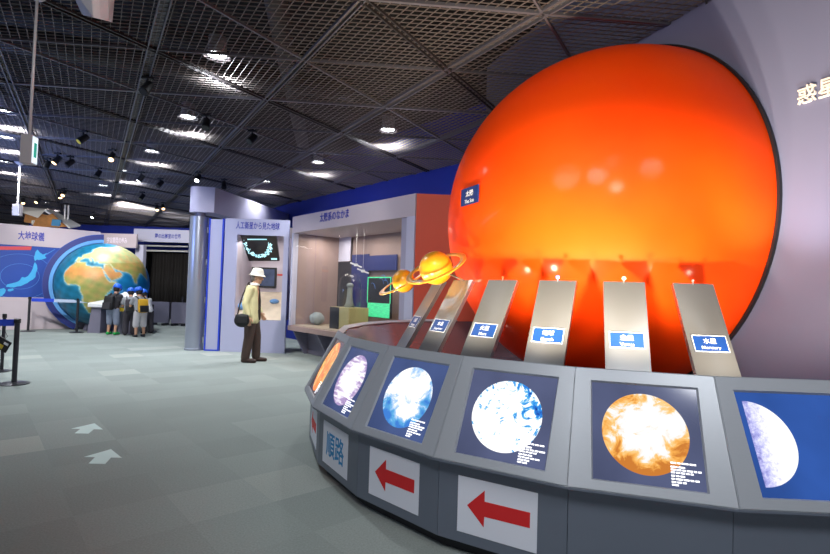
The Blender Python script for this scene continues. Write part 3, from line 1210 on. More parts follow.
hd = bbox('header', X0, X1, DB_, DB_ + 0.06, ZO1, ZH, 'booth', booth)
bbox('jamb', X0, XO0, DB_, DB_ + 0.06, 0, ZO1, 'booth', booth)
bbox('jamb', XO1, X1, DB_, DB_ + 0.06, 0, ZO1, 'booth', booth)
bbox('lower_panel', XO0, XO1, DB_, DB_ + 0.06, 0, ZO0, 'booth', booth)
bbox('side_wall', XO0 - 0.03, XO0 - 0.001, DB_ + 0.061, DB_ + 1.0, ZO0, ZO1, 'lavpink', booth)
bbox('side_wall', XO1 + 0.001, XO1 + 0.03, DB_ + 0.061, DB_ + 1.0, ZO0, ZO1, 'lavpink', booth)
bbox('back_wall', XO0, XO1, DB_ + 1.0, DB_ + 1.05, ZO0, ZO1 + 0.3, 'lavpink', booth)
fb = frame(V((at(258, 225, DB_).x, DB_ - 0.002, bz(225.5))), V((1, 0, 0)), Z1)
obj('lettering', text_bm('人工衛星から見た地球', 0.155, fb, w=0.92, depth=0.004, bold=0.012), 'letter', hd)
# slanted night side screen
y0_, y1_ = DB_ + 0.2, DB_ + 0.72
ns = thing('night_screen', 'black slanted screen with glowing world map in the top of the booth', 'screen', (XO0 + 0.6, y1_, 1.9))
pa = [at(237, 236, y0_), at(276, 236, y0_), at(279.5, 261, y1_ + 0.1), at(243.5, 261, y1_ + 0.1)]
b = bm_new()
slab(b, pa, V((0, 0.03, 0.05)))
obj('panel', b, 'nightmap', ns)
nx = (pa[1] - pa[0]).normalized()
nn = (pa[1] - pa[0]).cross(pa[0] - pa[3]).normalized()
if nn.y > 0:
    nn = -nn
b = bm_new()
random.seed(3)


def quad_pt(u, v):
    return (pa[0] * (1 - u) + pa[1] * u) * v + (pa[3] * (1 - u) + pa[2] * u) * (1 - v) + nn * 0.006


for i in range(150):
    t = random.random()
    a = PI * (1.0 + t)
    u = 0.48 + 0.34 * math.cos(a) + random.gauss(0, 0.03)
    v = 0.78 + 0.58 * math.sin(a) + random.gauss(0, 0.04)
    if 0.05 < u < 0.95 and 0.08 < v < 0.9:
        sph(b, quad_pt(u, v), random.uniform(0.006, 0.018), u=6, v=4)
q = [quad_pt(u, v) for u, v in ((0.25, 0.86), (0.75, 0.86), (0.75, 0.9), (0.25, 0.9))]
slab(b, q, nn * 0.003)
q = [quad_pt(u, v) for u, v in ((0.78, 0.06), (0.94, 0.06), (0.94, 0.13), (0.78, 0.13))]
slab(b, q, nn * 0.003)
obj('glowing_map', b, 'nightlights', ns)
mo = thing('monitor', 'small dark framed monitor on the back wall inside the booth', 'monitor', at(267, 288, DB_ + 0.97))
m0, m1 = at(252, 267, DB_ + 0.97), at(276, 288, DB_ + 0.97)
bbox('frame', m0.x, m1.x, DB_ + 0.95, DB_ + 0.999, m1.z, m0.z, 'black', mo, 0.006)
bbox('display', m0.x + 0.04, m1.x - 0.04, DB_ + 0.945, DB_ + 0.949, m1.z + 0.04, m0.z - 0.04, 'monitor', mo)
r0, r1 = at(236, 273.5, DB_ + 0.98), at(282, 273.5, DB_ + 0.98)
bbox('red_line', XO0 + 0.002, m0.x - 0.01, DB_ + 0.99, DB_ + 0.999, r0.z - 0.02, r0.z + 0.02, 'redline', booth)
bbox('red_line', m1.x + 0.01, XO1 - 0.002, DB_ + 0.99, DB_ + 0.999, r0.z - 0.02, r0.z + 0.02, 'redline', booth)
# sloping relief picture
zt = at(258, 292, DB_ + 0.95).z
rel = thing('relief_picture', 'sloping sandy coloured relief picture with snowy and blue patches in the booth', 'relief picture', ((XO0 + XO1) / 2, DB_ + 0.5, ZO0))
b = bm_new()
N = 28
gv = [[None] * (N + 1) for _ in range(N + 1)]
for i in range(N + 1):
    for j in range(N + 1):
        u, v = i / N, j / N
        h = 0.04 * math.sin(u * 9 + v * 4) * math.sin(v * 7 - u * 2) + 0.05 * max(0, 1 - math.hypot((u - 0.25) / 0.2, (v - 0.6) / 0.35)) * 2.4
        gv[i][j] = b.verts.new((XO0 + 0.005 + (XO1 - XO0 - 0.01) * u, DB_ + 0.07 + 0.88 * v, ZO0 + 0.01 + (zt - ZO0) * v + max(h, 0) * (1 if 0.02 < v < 0.98 else 0)))
for i in range(N):
    for j in range(N):
        b.faces.new((gv[i][j], gv[i + 1][j], gv[i + 1][j + 1], gv[i][j + 1]))
g = bmesh.ops.extrude_face_region(b, geom=b.faces[:])
for v in [e for e in g['geom'] if isinstance(e, bmesh.types.BMVert)]:
    v.co.z -= 0.006
bmesh.ops.recalc_face_normals(b, faces=b.faces[:])
ro = obj('surface', b, 'relief', rel, True)
for (x, y, sx, m, nm) in ((241, 300, 0.14, 'snow', 'snow_patch'), (243, 307, 0.16, 'reliefblue', 'blue_patch'), (272, 302, 0.1, 'reliefblue', 'blue_patch')):
    b = bm_new()
    f = (316 - y) / 24
    cc = V((at(x, y, DB_ + 0.4).x, DB_ + 0.07 + 0.88 * f, ZO0 + 0.05 + (zt - ZO0) * f))
    sph(b, cc, sx, (1.0, 1.2, 0.55))
    obj(nm, b, m, ro, True)
# blue edged board left of the booth
X2, X3 = at(206, 300, DB_ + 0.05).x, at(221, 300, DB_ + 0.05).x
bd = thing('blue_edged_board', 'tall pale board with bright blue edges between silver column and booth', 'board', ((X2 + X3) / 2, DB_ + 0.1, 0))
bbox('face', X2 + 0.03, X3 - 0.035, DB_ + 0.05, DB_ + 0.1, 0.03, bz(220), 'booth', bd)
bbox('edge', X2, X2 + 0.029, DB_ + 0.04, DB_ + 0.11, 0.0, bz(219), 'belt', bd)
bbox('edge', X3 - 0.034, X3, DB_ + 0.04, DB_ + 0.11, 0.0, bz(219), 'belt', bd)
bbox('edge', X2 + 0.03, X3 - 0.035, DB_ + 0.04, DB_ + 0.11, 0.0, 0.029, 'belt', bd)
# silver column and canopy band
cc = at(196, 300, 10.75)
col = thing('silver_column', 'round silver column at the left corner of the satellite picture booth', 'column', (cc.x, cc.y, 0))
ztop = at(196, 217, 10.75).z
b = bm_new()
lathe(b, [(0.0, 0.0), (0.2, 0.0), (0.2, 0.04), (0.185, 0.05), (0.185, ztop), (0.0, ztop)], 40, (cc.x, cc.y, 0))
sharp(obj('shaft', b, 'silver', col))
b = bm_new()
zc = at(196, 213, 10.75).z
cyl(b, (cc.x + 0.02, cc.y, ztop + 0.001), (cc.x + 0.02, cc.y, zc), 0.1, seg=24)
obj('neck', b, 'lavdark', col)
for y in (230, 262, 300, 340):
    z = at(205, y, 10.7).z
    b = bm_new()
    box(b, (cc.x + 0.2, cc.y - 0.02, z), (0.03, 0.04, 0.12))
    obj('hinge', b, 'steel_edge', col)
zb_, zt_ = zc + 0.001, at(196, 188, 10.75).z
can = thing('canopy_band', 'high lavender canopy band curving from the silver column over the booth', 'canopy', (cc.x, cc.y, zb_))
b = bm_new()
path = []
for i in range(13):
    a = R(100 + 190 * i / 12)
    path.append(V((cc.x + 0.21 * math.cos(a), cc.y + 0.02 + 0.21 * math.sin(a), 0)))
far = at(296, 216, 14.6)
path.append(V((cc.x + 0.35, cc.y - 0.12, 0)))
path.append(V((far.x, far.y, 0)))
path2 = [V((far.x - 0.2, far.y + 0.6, 0)), V((cc.x + 0.1, cc.y + 0.5, 0))]
pp = path + path2
slab(b, [p_ + Z1 * zb_ for p_ in pp], Z1 * (zt_ - zb_))
sharp(obj('band', b, 'lav', can), 50)

# ================================================================== globe exhibit
def poly_in(pt, poly):
    x, y = pt
    r = False
    j = len(poly) - 1
    for i in range(len(poly)):
        xi, yi = poly[i]
        xj, yj = poly[j]
        if (yi > y) != (yj > y) and x < (xj - xi) * (y - yi) / (yj - yi) + xi:
            r = not r
        j = i
    return r


AFR = [(-17, 15), (-17, 21), (-13, 28), (-9, 32), (-6, 36), (10, 37), (11, 33), (20, 31), (25, 32), (33, 31), (35, 27), (37, 21), (40, 15), (43, 11.5), (51, 12), (48, 5), (42, -2), (39, -7), (41, -15), (35, -24), (32, -29), (26, -34), (18, -34), (12, -18), (13, -8), (9, 0), (9, 4), (4, 6), (-4, 5), (-8, 4.5), (-13, 8.5)]
ARA = [(34.5, 28), (36, 33), (36, 36), (44, 37), (48, 30), (51, 25), (56, 26), (60, 22), (55, 17), (45, 12.7), (42.5, 16), (39, 21)]
EUR = [(-9, 37), (-9, 43), (-2, 43.5), (-4, 48), (2, 51), (8, 54), (10, 58), (5, 60), (12, 66), (20, 70), (30, 70), (60, 70), (100, 75), (140, 72), (140, 50), (122, 40), (120, 30), (108, 20), (105, 10), (100, 14), (97, 17), (91, 22), (87, 21), (80, 14), (79, 8), (76, 9), (72.5, 20), (68, 24), (61, 25.3), (56.5, 27), (51, 28.5), (48.5, 30), (44, 37), (36, 36.5), (28, 36.5), (26, 40), (22, 37), (19, 42), (13, 45.5), (18, 40), (15.7, 38), (11, 43.5), (4, 43), (0, 40), (-2, 37)]
MAD = [(44, -25), (44, -17), (49.5, -12.5), (50, -16), (47, -25)]
LANDS = [AFR, ARA, EUR, MAD]


def segd(pt, poly):
    m = 1e9
    for i in range(len(poly)):
        ax, ay = poly[i]
        bx_, by_ = poly[(i + 1) % len(poly)]
        dx, dy = bx_ - ax, by_ - ay
        t = max(0, min(1, ((pt[0] - ax) * dx + (pt[1] - ay) * dy) / (dx * dx + dy * dy + 1e-9)))
        m = min(m, math.hypot(pt[0] - ax - t * dx, pt[1] - ay - t * dy))
    return m


def lerp(a, b2, t):
    t = max(0, min(1, t))
    return tuple(a[i] * (1 - t) + b2[i] * t for i in range(3))


def earth_col(lon, lat):
    p_ = (lon, lat)
    d = min(segd(p_, L_) for L_ in LANDS)
    w = math.sin(lon * 0.31 + lat * 0.17) * math.cos(lat * 0.43 - lon * 0.11)
    if any(poly_in(p_, L_) for L_ in LANDS):
        desert = math.exp(-((lat - 23) / 9) ** 2) if -18 < lon < 62 else 0.35 * math.exp(-((lat - 38) / 12) ** 2)
        cgreen = lerp((150, 160, 84), (182, 168, 98), 0.5 + 0.5 * w)
        if lat > 38:
            cgreen = lerp((172, 190, 128), (206, 196, 140), 0.5 + 0.5 * w)
        c = lerp(cgreen, (216, 150, 84), desert * 1.1 + 0.18 * w)
        if d < 1.2:
            c = lerp((214, 214, 176), c, d / 1.2)
        return c
    deep = (16, 120, 172) if lon > 36 else (14, 98, 128)
    sh = lerp((150, 206, 214), deep, (d / 3.2) ** 0.7)
    return lerp(sh, (34, 140, 190), 0.25 + 0.25 * w) if d > 2 else sh


GC = at(103.5, 284.5, 14.7)
GR = 1.19
globe = thing('globe', 'big earth globe turned to Africa and the Indian Ocean', 'globe', (GC.x, GC.y, max(GC.z - GR, 0.02)))
b = bm_new()
NU, NV = 200, 110
LON0, LAT0 = 36, 8
sph(b, (0, 0, 0), 1, u=NU, v=NV)
me_cols = []
vd = (V((0, 0, CH)) - GC).normalized()
az = math.atan2(vd.y, vd.x)
lat_l = b.verts.layers.float_color.new('albedo')
rotL = Matrix.Rotation(az - R(LON0), 3, 'Z')
vr = V((-math.sin(az), math.cos(az), 0))
tiltm = Matrix.Rotation(R(LAT0), 3, vr)
for v in b.verts:
    la = math.degrees(math.asin(max(-1, min(1, v.co.z))))
    lo = math.degrees(math.atan2(v.co.y, v.co.x))
    if abs((lo - LON0 + 180) % 360 - 180) < 105:
        c = earth_col(lo, la)
    else:
        c = (20, 100, 150)
    v[lat_l] = lin(c)
    v.co = GC + (tiltm @ (rotL @ v.co)) * GR
go = obj('sphere', b, 'earth', globe, True)
b = bm_new()
cyl(b, (GC.x, GC.y, 0.0), (GC.x, GC.y, GC.z - GR + 0.05), 0.45, 0.4, 28)
obj('foot', b, 'lavdark', globe)

# wall panel with the map of Japan
GW0 = at(0, 330, 13.7)
GW0.z = 0
gf = frame(GW0, AV, Z1)
gn = gf.to_3x3() @ V((0, 0, 1))


def gw(x, y):
    q = gf.inverted() @ on_plane(x, y, GW0, gn)
    return (q.x, q.y)


def gslab(pts, z0, z1):
    b = bm_new()
    slab(b, [gf @ V((p_[0], p_[1], z0)) for p_ in pts], gf.to_3x3() @ V((0, 0, z1 - z0)))
    return b


gwall = thing('map_wall', 'exhibit wall with a blue map of Japan and blue heading, left of the globe', 'exhibit wall', gf @ V((0.5, 0, -0.1)))
XL = gw(-70, 290)[0]
xr, yt = gw(98, 232)
yt0 = gw(0, 223)[1]
yA, yB = gw(0, 244)[1], gw(0, 297)[1]
xarc = gw(100, 240)[0]
hb = obj('heading_board', gslab([(XL, yA), (xr + 0.25, yA), (xr + 0.06, yt0), (XL, yt0)], -0.12, 0.0), 'lavpink', gwall)
gq = gf.inverted() @ GC
grr = math.sqrt(max(1.27 ** 2 - gq.z ** 2, 0.2))


def arc_edge(z0, z1, n=14):
    """right edge of a panel, hollowed to clear the globe"""
    out = []
    for i in range(n + 1):
        z = z0 + (z1 - z0) * i / n
        dz = z - gq.y
        x = gq.x - math.sqrt(grr ** 2 - dz ** 2) if abs(dz) < grr else xr - 0.1
        out.append((min(x, xr - 0.1), z))
    return out


obj('map_panel', gslab([(XL, yB)] + arc_edge(yB, yA) + [(XL, yA)], -0.12, -0.02), 'mapblue', gwall)
obj('base', gslab([(XL, 0)] + arc_edge(0, yB) + [(XL, yB)], -0.12, 0.02), 'lavpink', gwall)
tx, ty = gw(31.5, 236)
obj('lettering', text_bm('大地球儀', 0.25, gf @ Matrix.Translation((tx, ty, 0.002)), w=gw(45, 236)[0] - gw(18.5, 236)[0], depth=0.005, bold=0.02), 'letter', hb)
JP = [[(34, 258), (35.5, 252), (37.5, 249.5), (40, 252.5), (43, 254.5), (47, 253), (45, 256), (46.5, 258), (42, 259.5), (39, 260), (37, 259.5), (35, 261)],
      [(35, 262), (37, 265), (37.5, 269), (36, 273), (35.5, 277), (33, 279.5), (30, 281), (27.5, 283), (24, 284.5), (21, 286), (17, 286.5), (14, 287.5), (10, 287), (6, 287), (7, 284.5), (11, 283.5), (15, 282.5), (18, 281.5), (20, 280), (22, 277), (25, 277.5), (28, 276), (31, 272), (33, 268), (34, 264)],
      [(8, 289), (13, 288.5), (14, 290), (10, 291.5), (7.5, 291)],
      [(0, 289), (4, 288), (6, 290), (5, 293), (2, 296), (-1, 297), (-3, 292)]]
b = bm_new()
for pl_ in JP:
    slab(b, [gf @ V((gw(x, y)[0], gw(x, y)[1], -0.019)) for x, y in pl_], gn * 0.006)
obj('japan_shape', b, 'japan', gwall)
b = bm_new()
q = [gf @ V((gw(x, y)[0], gw(x, y)[1], -0.019)) for x, y in ((46, 254), (55, 249), (55.4, 249.4), (46.6, 254.8))]
slab(b, q, gn * 0.004)
for rr in (0.42, 0.75):
    cx_, cy_ = gw(20, 280)
    n = 60
    ring = []
    for k in range(n):
        a = 2 * PI * k / n
        ring.append([b.verts.new(gf @ V((cx_ + (rr + w_) * math.cos(a), cy_ + 0.1 + (rr + w_) * 0.82 * math.sin(a), z_))) for w_, z_ in ((0, -0.018), (0.012, -0.018), (0.012, -0.015), (0, -0.015))])
    for k in range(n):
        for j in range(4):
            b.faces.new((ring[k][j], ring[(k + 1) % n][j], ring[(k + 1) % n][(j + 1) % 4], ring[k][(j + 1) % 4]))
# keep the rings on the panel
bmesh.ops.bisect_plane(b, geom=b.verts[:] + b.edges[:] + b.faces[:], plane_co=gf @ V((0, yB + 0.01, 0)), plane_no=(0, 0, 1), clear_inner=True)
bmesh.ops.bisect_plane(b, geom=b.verts[:] + b.edges[:] + b.faces[:], plane_co=gf @ V((0, yA - 0.01, 0)), plane_no=(0, 0, -1), clear_inner=True)
obj('range_rings', b, 'ringline', gwall)
q = [gw(-70, 246), gw(32, 246.5), gw(31, 250), gw(-70, 249.5)]
obj('red_tag', gslab(q, -0.019, -0.01), 'redtag', gwall)
# arc frame around the globe
arc = thing('arc_frame', 'deep blue arc shaped frame hugging the left side of the globe', 'arc frame', gf @ V((xr - 0.3, 0, 0.3)))
AC = GC.copy()
fa = frame(AC, V((vd.y * -1, vd.x, 0)), Z1)
if (fa.to_3x3() @ V((0, 0, 1))).dot(vd) < 0:
    fa = frame(AC, V((vd.y, -vd.x, 0)), Z1)


def arc_bm(r0, r1, a0, a1, z0, z1, n=48):
    b = bm_new()
    prev = None
    first = None
    for k in range(n + 1):
        a = R(a0 + (a1 - a0) * k / n)
        cur = [b.verts.new(fa @ V((r * math.cos(a), r * math.sin(a), z))) for r, z in ((r0, z0), (r1, z0), (r1, z1), (r0, z1))]
        if prev:
            for j in range(4):
                b.faces.new((prev[j], cur[j], cur[(j + 1) % 4], prev[(j + 1) % 4]))
        else:
            first = cur
        prev = cur
    b.faces.new(first[::-1])
    b.faces.new(prev)
    bmesh.ops.recalc_face_normals(b, faces=b.faces[:])
    return b


obj('outer_arc', arc_bm(1.302, 1.44, 92, 243, -0.25, -0.05), 'mapnavy', arc)
obj('inner_arc', arc_bm(1.21, 1.30, 92, 243, -0.25, -0.02), 'maparc', arc)
obj('rim_arc', arc_bm(1.441, 1.46, 92, 243, -0.25, -0.07), 'mapblue', arc)
c = at(60, 297, 14.2)
hs = thing('hand_sensor', 'small yellow hanging box beside the arc frame of the globe', 'box', c)
b = bm_new()
box(b, c, (0.13, 0.1, 0.3), bevel=0.01)
obj('body', b, 'yellow', hs)
b = bm_new()
box(b, at(60, 278.5, 14.2), (0.24, 0.05, 0.05), bevel=0.005)
obj('bracket', b, 'yellow', hs)
b = bm_new()
box(b, (c.x, c.y + 0.06, (c.z + at(60, 278.5, 14.2).z) / 2), (0.09, 0.02, 0.5))
obj('rail', b, 'maparc', hs)

# control desk in front of the globe
DK = 13.9
dk = thing('control_desk', 'white topped control desk with dark legs in front of the globe', 'desk', (at(115, 333, DK).x, DK, 0))
xa, xb = at(95, 300, DK).x, at(137, 300, DK).x
b = bm_new()
hexa(b, [(xa, DK - 0.3, 0.78), (xb, DK - 0.3, 0.78), (xb, DK + 0.15, 1.12), (xa, DK + 0.15, 1.12)], [(xa, DK - 0.3, 0.7), (xb, DK - 0.3, 0.7), (xb, DK + 0.15, 1.04), (xa, DK + 0.15, 1.04)])
obj('board', b, 'white', dk)
for xx in (xa + 0.05, xb - 0.3):
    b = bm_new()
    hexa(b, [(xx - 0.06, DK - 0.25, 0), (xx + 0.28, DK - 0.25, 0), (xx + 0.28, DK + 0.1, 0), (xx - 0.06, DK + 0.1, 0)], [(xx, DK - 0.2, 0.7), (xx + 0.25, DK - 0.2, 0.7), (xx + 0.25, DK + 0.05, 0.72), (xx, DK + 0.05, 0.72)])
    obj('leg', b, 'lavdark', dk)
b = bm_new()
box(b, (at(124, 309, DK - 0.35).x, DK - 0.37, 0.66), (0.25, 0.12, 0.1), bevel=0.01)
obj('tray', b, 'yellow', dk)

# far signs and the curtained room
c0, c1 = at(101, 233, 18.0), at(136, 248, 18.0)
o = bbox('hanging_sign', c0.x, c1.x, 18.0, 18.1, c1.z, c0.z, 'lavpink', None)
tag(o, 'pinkish overhead sign board with pale lettering just above the globe', 'sign')
fs_ = frame(V((at(117, 240.3, 18).x, 17.998, at(117, 240.3, 18).z)), V((1, 0, 0)), Z1)
obj('lettering', text_bm('宇宙開発の歩み', 0.22, fs_, w=0.72, depth=0.004, bold=0.015), 'letterpink', o)
b = bm_new()
p0_, p1_ = at(136.5, 248, 18.6), at(142, 320, 18.6)
box(b, ((p0_.x + p1_.x) / 2, 18.6, 1.4), (0.3, 0.2, 2.8))
o = obj('white_pier', b, 'lavwhite')
tag(o, 'pale narrow pier beside the dark curtained opening behind the globe', 'pier')
c0, c1 = at(134, 228.5, 19.0), at(192, 243, 19.0)
room = thing('curtain_room_front', 'pale fascia with small blue lettering over the dark curtained opening', 'fascia', ((c0.x + c1.x) / 2, 19, 0))
fc = bbox('fascia', c0.x, c1.x, 19.0, 19.15, c1.z, c0.z, 'lavwhite', room)
fs_ = frame(V((at(168, 236.3, 19).x, 18.998, at(168, 236.3, 19).z)), V((1, 0, 0)), Z1)
obj('lettering', text_bm('隣の出展室の世界', 0.2, fs_, w=0.98, depth=0.004, bold=0.015), 'letter', fc)
bbox('ceiling_panel', c0.x, c1.x, 19.16, 20.5, c1.z + 0.1, c1.z + 0.15, 'casedark', room)
for y, l in ((245.5, 0), (250.5, 1)):
    p0_, p1_ = at(145, y, 19.6), at(188, y + 1, 19.6)
    b = bm_new()
    tube(b, [p0_, p1_], 0.035, 8)
    obj('lighting_rail', b, 'whitemetal', room)
b = bm_new()
p0_, p1_ = at(143, 262, 19.9), at(190, 318, 19.9)
n = 60
va, vb = [], []
for i in range(n + 1):
    x = p0_.x + (p1_.x - p0_.x) * i / n
    y = 19.9 + 0.06 * math.sin(i * 1.7)
    va.append(b.verts.new((x, y, 0.02)))
    vb.append(b.verts.new((x, y + 0.02 * math.sin(i * 0.9), at(165, 252, 19.9).z)))
for i in range(n):
    b.faces.new((va[i], va[i + 1], vb[i + 1], vb[i]))
g = bmesh.ops.extrude_face_region(b, geom=b.faces[:])
for v in [e for e in g['geom'] if isinstance(e, bmesh.types.BMVert)]:
    v.co.y += 0.02
bmesh.ops.recalc_face_normals(b, faces=b.faces[:])
o = obj('curtain', b, 'curtain', None, True)
tag(o, 'long black pleated curtain hanging under the pale fascia far behind', 'curtain')
for (x0, x1, lab) in ((150, 170, 'low lavender barrier in front of the black curtain, left piece'), (171, 189, 'low lavender barrier in front of the black curtain, right piece')):
    p0_, p1_ = at(x0, 302, 17.0), at(x1, 302, 17.0)
    t = thing('low_barrier', lab, 'barrier', ((p0_.x + p1_.x) / 2, 17, 0), 0, 'low barriers before the curtain')
    bbox('panel', p0_.x + 0.02, p1_.x - 0.02, 17.0, 17.08, 0.08, at(165, 302, 17).z, 'lavdark', t)
    bbox('foot', p0_.x + 0.1, p0_.x + 0.18, 16.85, 17.2, 0.0, 0.079, 'postmetal', t)
    bbox('foot', p1_.x - 0.18, p1_.x - 0.1, 16.85, 17.2, 0.0, 0.079, 'postmetal', t)


# ================================================================== queue posts and rails
def stanchion(p, h, label, group, r=0.03, base=0.17, m='postmetal'):
    t = thing('queue_post', label, 'queue post', (p.x, p.y, 0), 0, group)
    b = bm_new()
    lathe(b, [(0, 0), (base, 0), (base, 0.012), (base * 0.8, 0.022), (r * 1.3, 0.03), (0, 0.03)], 28, (p.x, p.y, 0))
    sharp(obj('base', b, m, t))
    b = bm_new()
    cyl(b, (p.x, p.y, 0.031), (p.x, p.y, h - 0.06), r, seg=18)
    sharp(obj('post', b, m, t))
    b = bm_new()
    lathe(b, [(0, h - 0.059), (r * 1.25, h - 0.059), (r * 1.25, h - 0.005), (r, h), (0, h)], 18, (p.x, p.y, 0))
    sharp(obj('belt_head', b, 'black', t))
    return t


def belt(p0, p1, z0, z1, m, label, cat, th=0.006):
    b = bm_new()
    d = (p1 - p0)
    s = V((-d.y, d.x, 0)).normalized() * th
    slab(b, [V((p0.x, p0.y, z0)), V((p1.x, p1.y, z0)), V((p1.x, p1.y, z1)), V((p0.x, p0.y, z1))], s)
    o = obj('barrier_belt' if m == 'belt' else 'rail_bar', b, m)
    tag(o, label, cat)
    return o


pa_ = at(14, 384, 6.63)
pb_ = at(1.5, 372, 7.5)
stanchion(pa_, 0.85, 'black belt post on a round foot, nearest one at the left picture edge', 'dark queue posts')
stanchion(pb_, 0.85, 'thin dark belt post just behind the nearest belt post', 'dark queue posts', 0.022, 0.12)
pl_ = at(-60, 384, 6.2)
belt(V((pl_.x, pl_.y, 0)), V((pa_.x - 0.04, pa_.y, 0)), 0.755, 0.84, 'belt', 'bright blue retractable belt running left from the nearest post', 'belt')
nb = thing('notice_board', 'black tilted notice card with yellow mark hanging below the blue belt', 'notice', at(3, 344, 6.7))
ncm = Matrix.Translation(at(2, 344, 6.55)) @ Matrix.Rotation(R(28), 4, 'Y')
b = bm_new()
box(b, (0, 0, 0), (0.2, 0.012, 0.15))
b.transform(ncm)
obj('card', b, 'black', nb)
b = bm_new()
box(b, (-0.02, -0.008, -0.03), (0.11, 0.003, 0.05))
b.transform(ncm)
obj('yellow_mark', b, 'yellow', nb)
b = bm_new()
box(b, (0.05, -0.008, 0.03), (0.06, 0.003, 0.03))
b.transform(ncm)
obj('white_mark', b, 'white', nb)
b = bm_new()
tube(b, [ncm @ V((0, 0, 0.075)), ncm @ V((0.01, 0, 0.12)), V((at(2, 330, 6.55).x, 6.55, 0.77))], 0.003, 6)
obj('cord', b, 'black', nb)
q1 = at(28, 331.5, 13.5)
q2 = at(76.5, 333, 13.6)
q3 = at(100, 331, 13.75)
stanchion(q1, 0.92, 'dark belt post standing before the map of Japan wall', 'posts by the globe')
stanchion(q2, 0.92, 'dark belt post standing directly in front of the globe', 'posts by the globe')
q4 = at(152, 330, 14.6)
q4.z = 0
stanchion(q4, 0.78, 'thin post right of the children by the globe', 'posts by the globe', 0.02, 0.12)
belt(V((q1.x + 0.045, q1.y, 0)), V((at(52, 333, 13.55).x, 13.55, 0)), 0.80, 0.89, 'belt', 'blue belt of the post before the map of Japan wall', 'belt')
belt(V((at(52.3, 333, 13.55).x, 13.55, 0)), V((q2.x - 0.045, q2.y, 0)), 0.80, 0.88, 'paleband', 'pale rail reaching the dark post in front of the globe', 'rail')
belt(V((q2.x + 0.045, q2.y, 0)), V((at(94.5, 333, 13.7).x, 13.7, 0)), 0.80, 0.88, 'paleband', 'pale rail between the dark globe post and the control desk', 'rail')
q5 = at(182, 318, 17.8)
q5.z = 0
stanchion(q5, 0.95, 'distant dark post near the curtain beside the silver column', 'posts by the globe', 0.03, 0.16)

# floor arrows
for (px_, py_, D, lab) in ((88, 428.5, None, 'pale arrow stuck on the carpet, farther one'), (104, 456.5, None, 'pale arrow stuck on the carpet, nearer one')):
    d = ray(px_, py_)
    t = -CH / d.z
    p = V((d.x * t, d.y * t, 0))
    f = V((p.x * 0.12 - 0.02, 1, 0)).normalized()
    s = V((f.y, -f.x, 0))
    f = V((-0.28, 0.96, 0))
    s = V((1, 0.02, 0))
    k = 0.145
    pts = [(-1, -0.15), (0, 1.05), (1, -0.15), (0.42, -0.15), (0.42, -1.0), (-0.42, -1.0), (-0.42, -0.15)]
    b = bm_new()
    slab(b, [p + s * (a * k) + f * (c * k * 1.2) + Z1 * 0.0006 for a, c in pts], Z1 * 0.0015)
    o = obj('floor_arrow', b, 'arrow')
    tag(o, lab, 'floor arrow', 'pale arrows on the carpet')


# ================================================================== people
def capsule(bm, p0, p1, r0, r1, seg=14):
    p0, p1 = V(p0), V(p1)
    if (p1 - p0).length > 1e-5:
        cyl(bm, p0, p1, r0, r1, seg)
    sph(bm, p0, r0, u=seg, v=8)
    sph(bm, p1, r1, u=seg, v=8)


def chain(bm, pts):
    """pts: (x,y,z,r)"""
    for a, c in zip(pts, pts[1:]):
        capsule(bm, a[:3], c[:3], a[3], c[3])


def fused(name, bm, m, parent, voxel=0.012, smooth=4):
    """several overlapping closed shapes fused to one continuous skin"""
    me = bpy.data.meshes.new('tmp')
    bm.to_mesh(me)
    bm.free()
    o = bpy.data.objects.new('tmp', me)
    COL.objects.link(o)
    md = o.modifiers.new('r', 'REMESH')
    md.mode = 'VOXEL'
    md.voxel_size = voxel
    sm = o.modifiers.new('s', 'SMOOTH')
    sm.factor = 0.5
    sm.iterations = smooth
    dg = bpy.context.evaluated_depsgraph_get()
    m2 = bpy.data.meshes.new_from_object(o.evaluated_get(dg))
    bpy.data.objects.remove(o)
    bpy.data.meshes.remove(me)
    m2.name = name
    m2.materials.clear()
    m2.materials.append(MT[m])
    for p_ in m2.polygons:
        p_.use_smooth = True
        p_.material_index = 0
    r = bpy.data.objects.new(name, m2)
    COL.objects.link(r)
    r.parent = parent
    return r


def hand(bm, w, d, side, k=1.0, curl=0.5):
    """w wrist, d direction of the hand, side = vector towards the thumb; five bent fingers"""
    w, d, side = V(w), V(d).normalized(), V(side).normalized()
    n = d.cross(side).normalized()
    for s in (-0.028, -0.01, 0.01, 0.028):
        capsule(bm, w + side * s * 0.5 * k, w + d * 0.085 * k + side * s * k, 0.014 * k, 0.0125 * k, 10)
    for s, l in ((0.032, 0.07), (0.011, 0.08), (-0.011, 0.075), (-0.031, 0.058)):
        p = w + d * 0.09 * k + side * s * k
        q = p + (d * 0.5 + n * curl * 0.25).normalized() * l * 0.45 * k
        e = q + (d * 0.4 + n * curl * 0.8).normalized() * l * 0.55 * k
        capsule(bm, p, q, 0.0095 * k, 0.0085 * k, 8)
        capsule(bm, q, e, 0.0085 * k, 0.0075 * k, 8)
    p = w + d * 0.03 * k + side * 0.034 * k
    q = p + (d * 0.7 + side * 0.7).normalized() * 0.04 * k
    e = q + (d * 0.9 + side * 0.1 + n * 0.4).normalized() * 0.032 * k
    capsule(bm, p, q, 0.012 * k, 0.0105 * k, 8)
    capsule(bm, q, e, 0.0105 * k, 0.009 * k, 8)


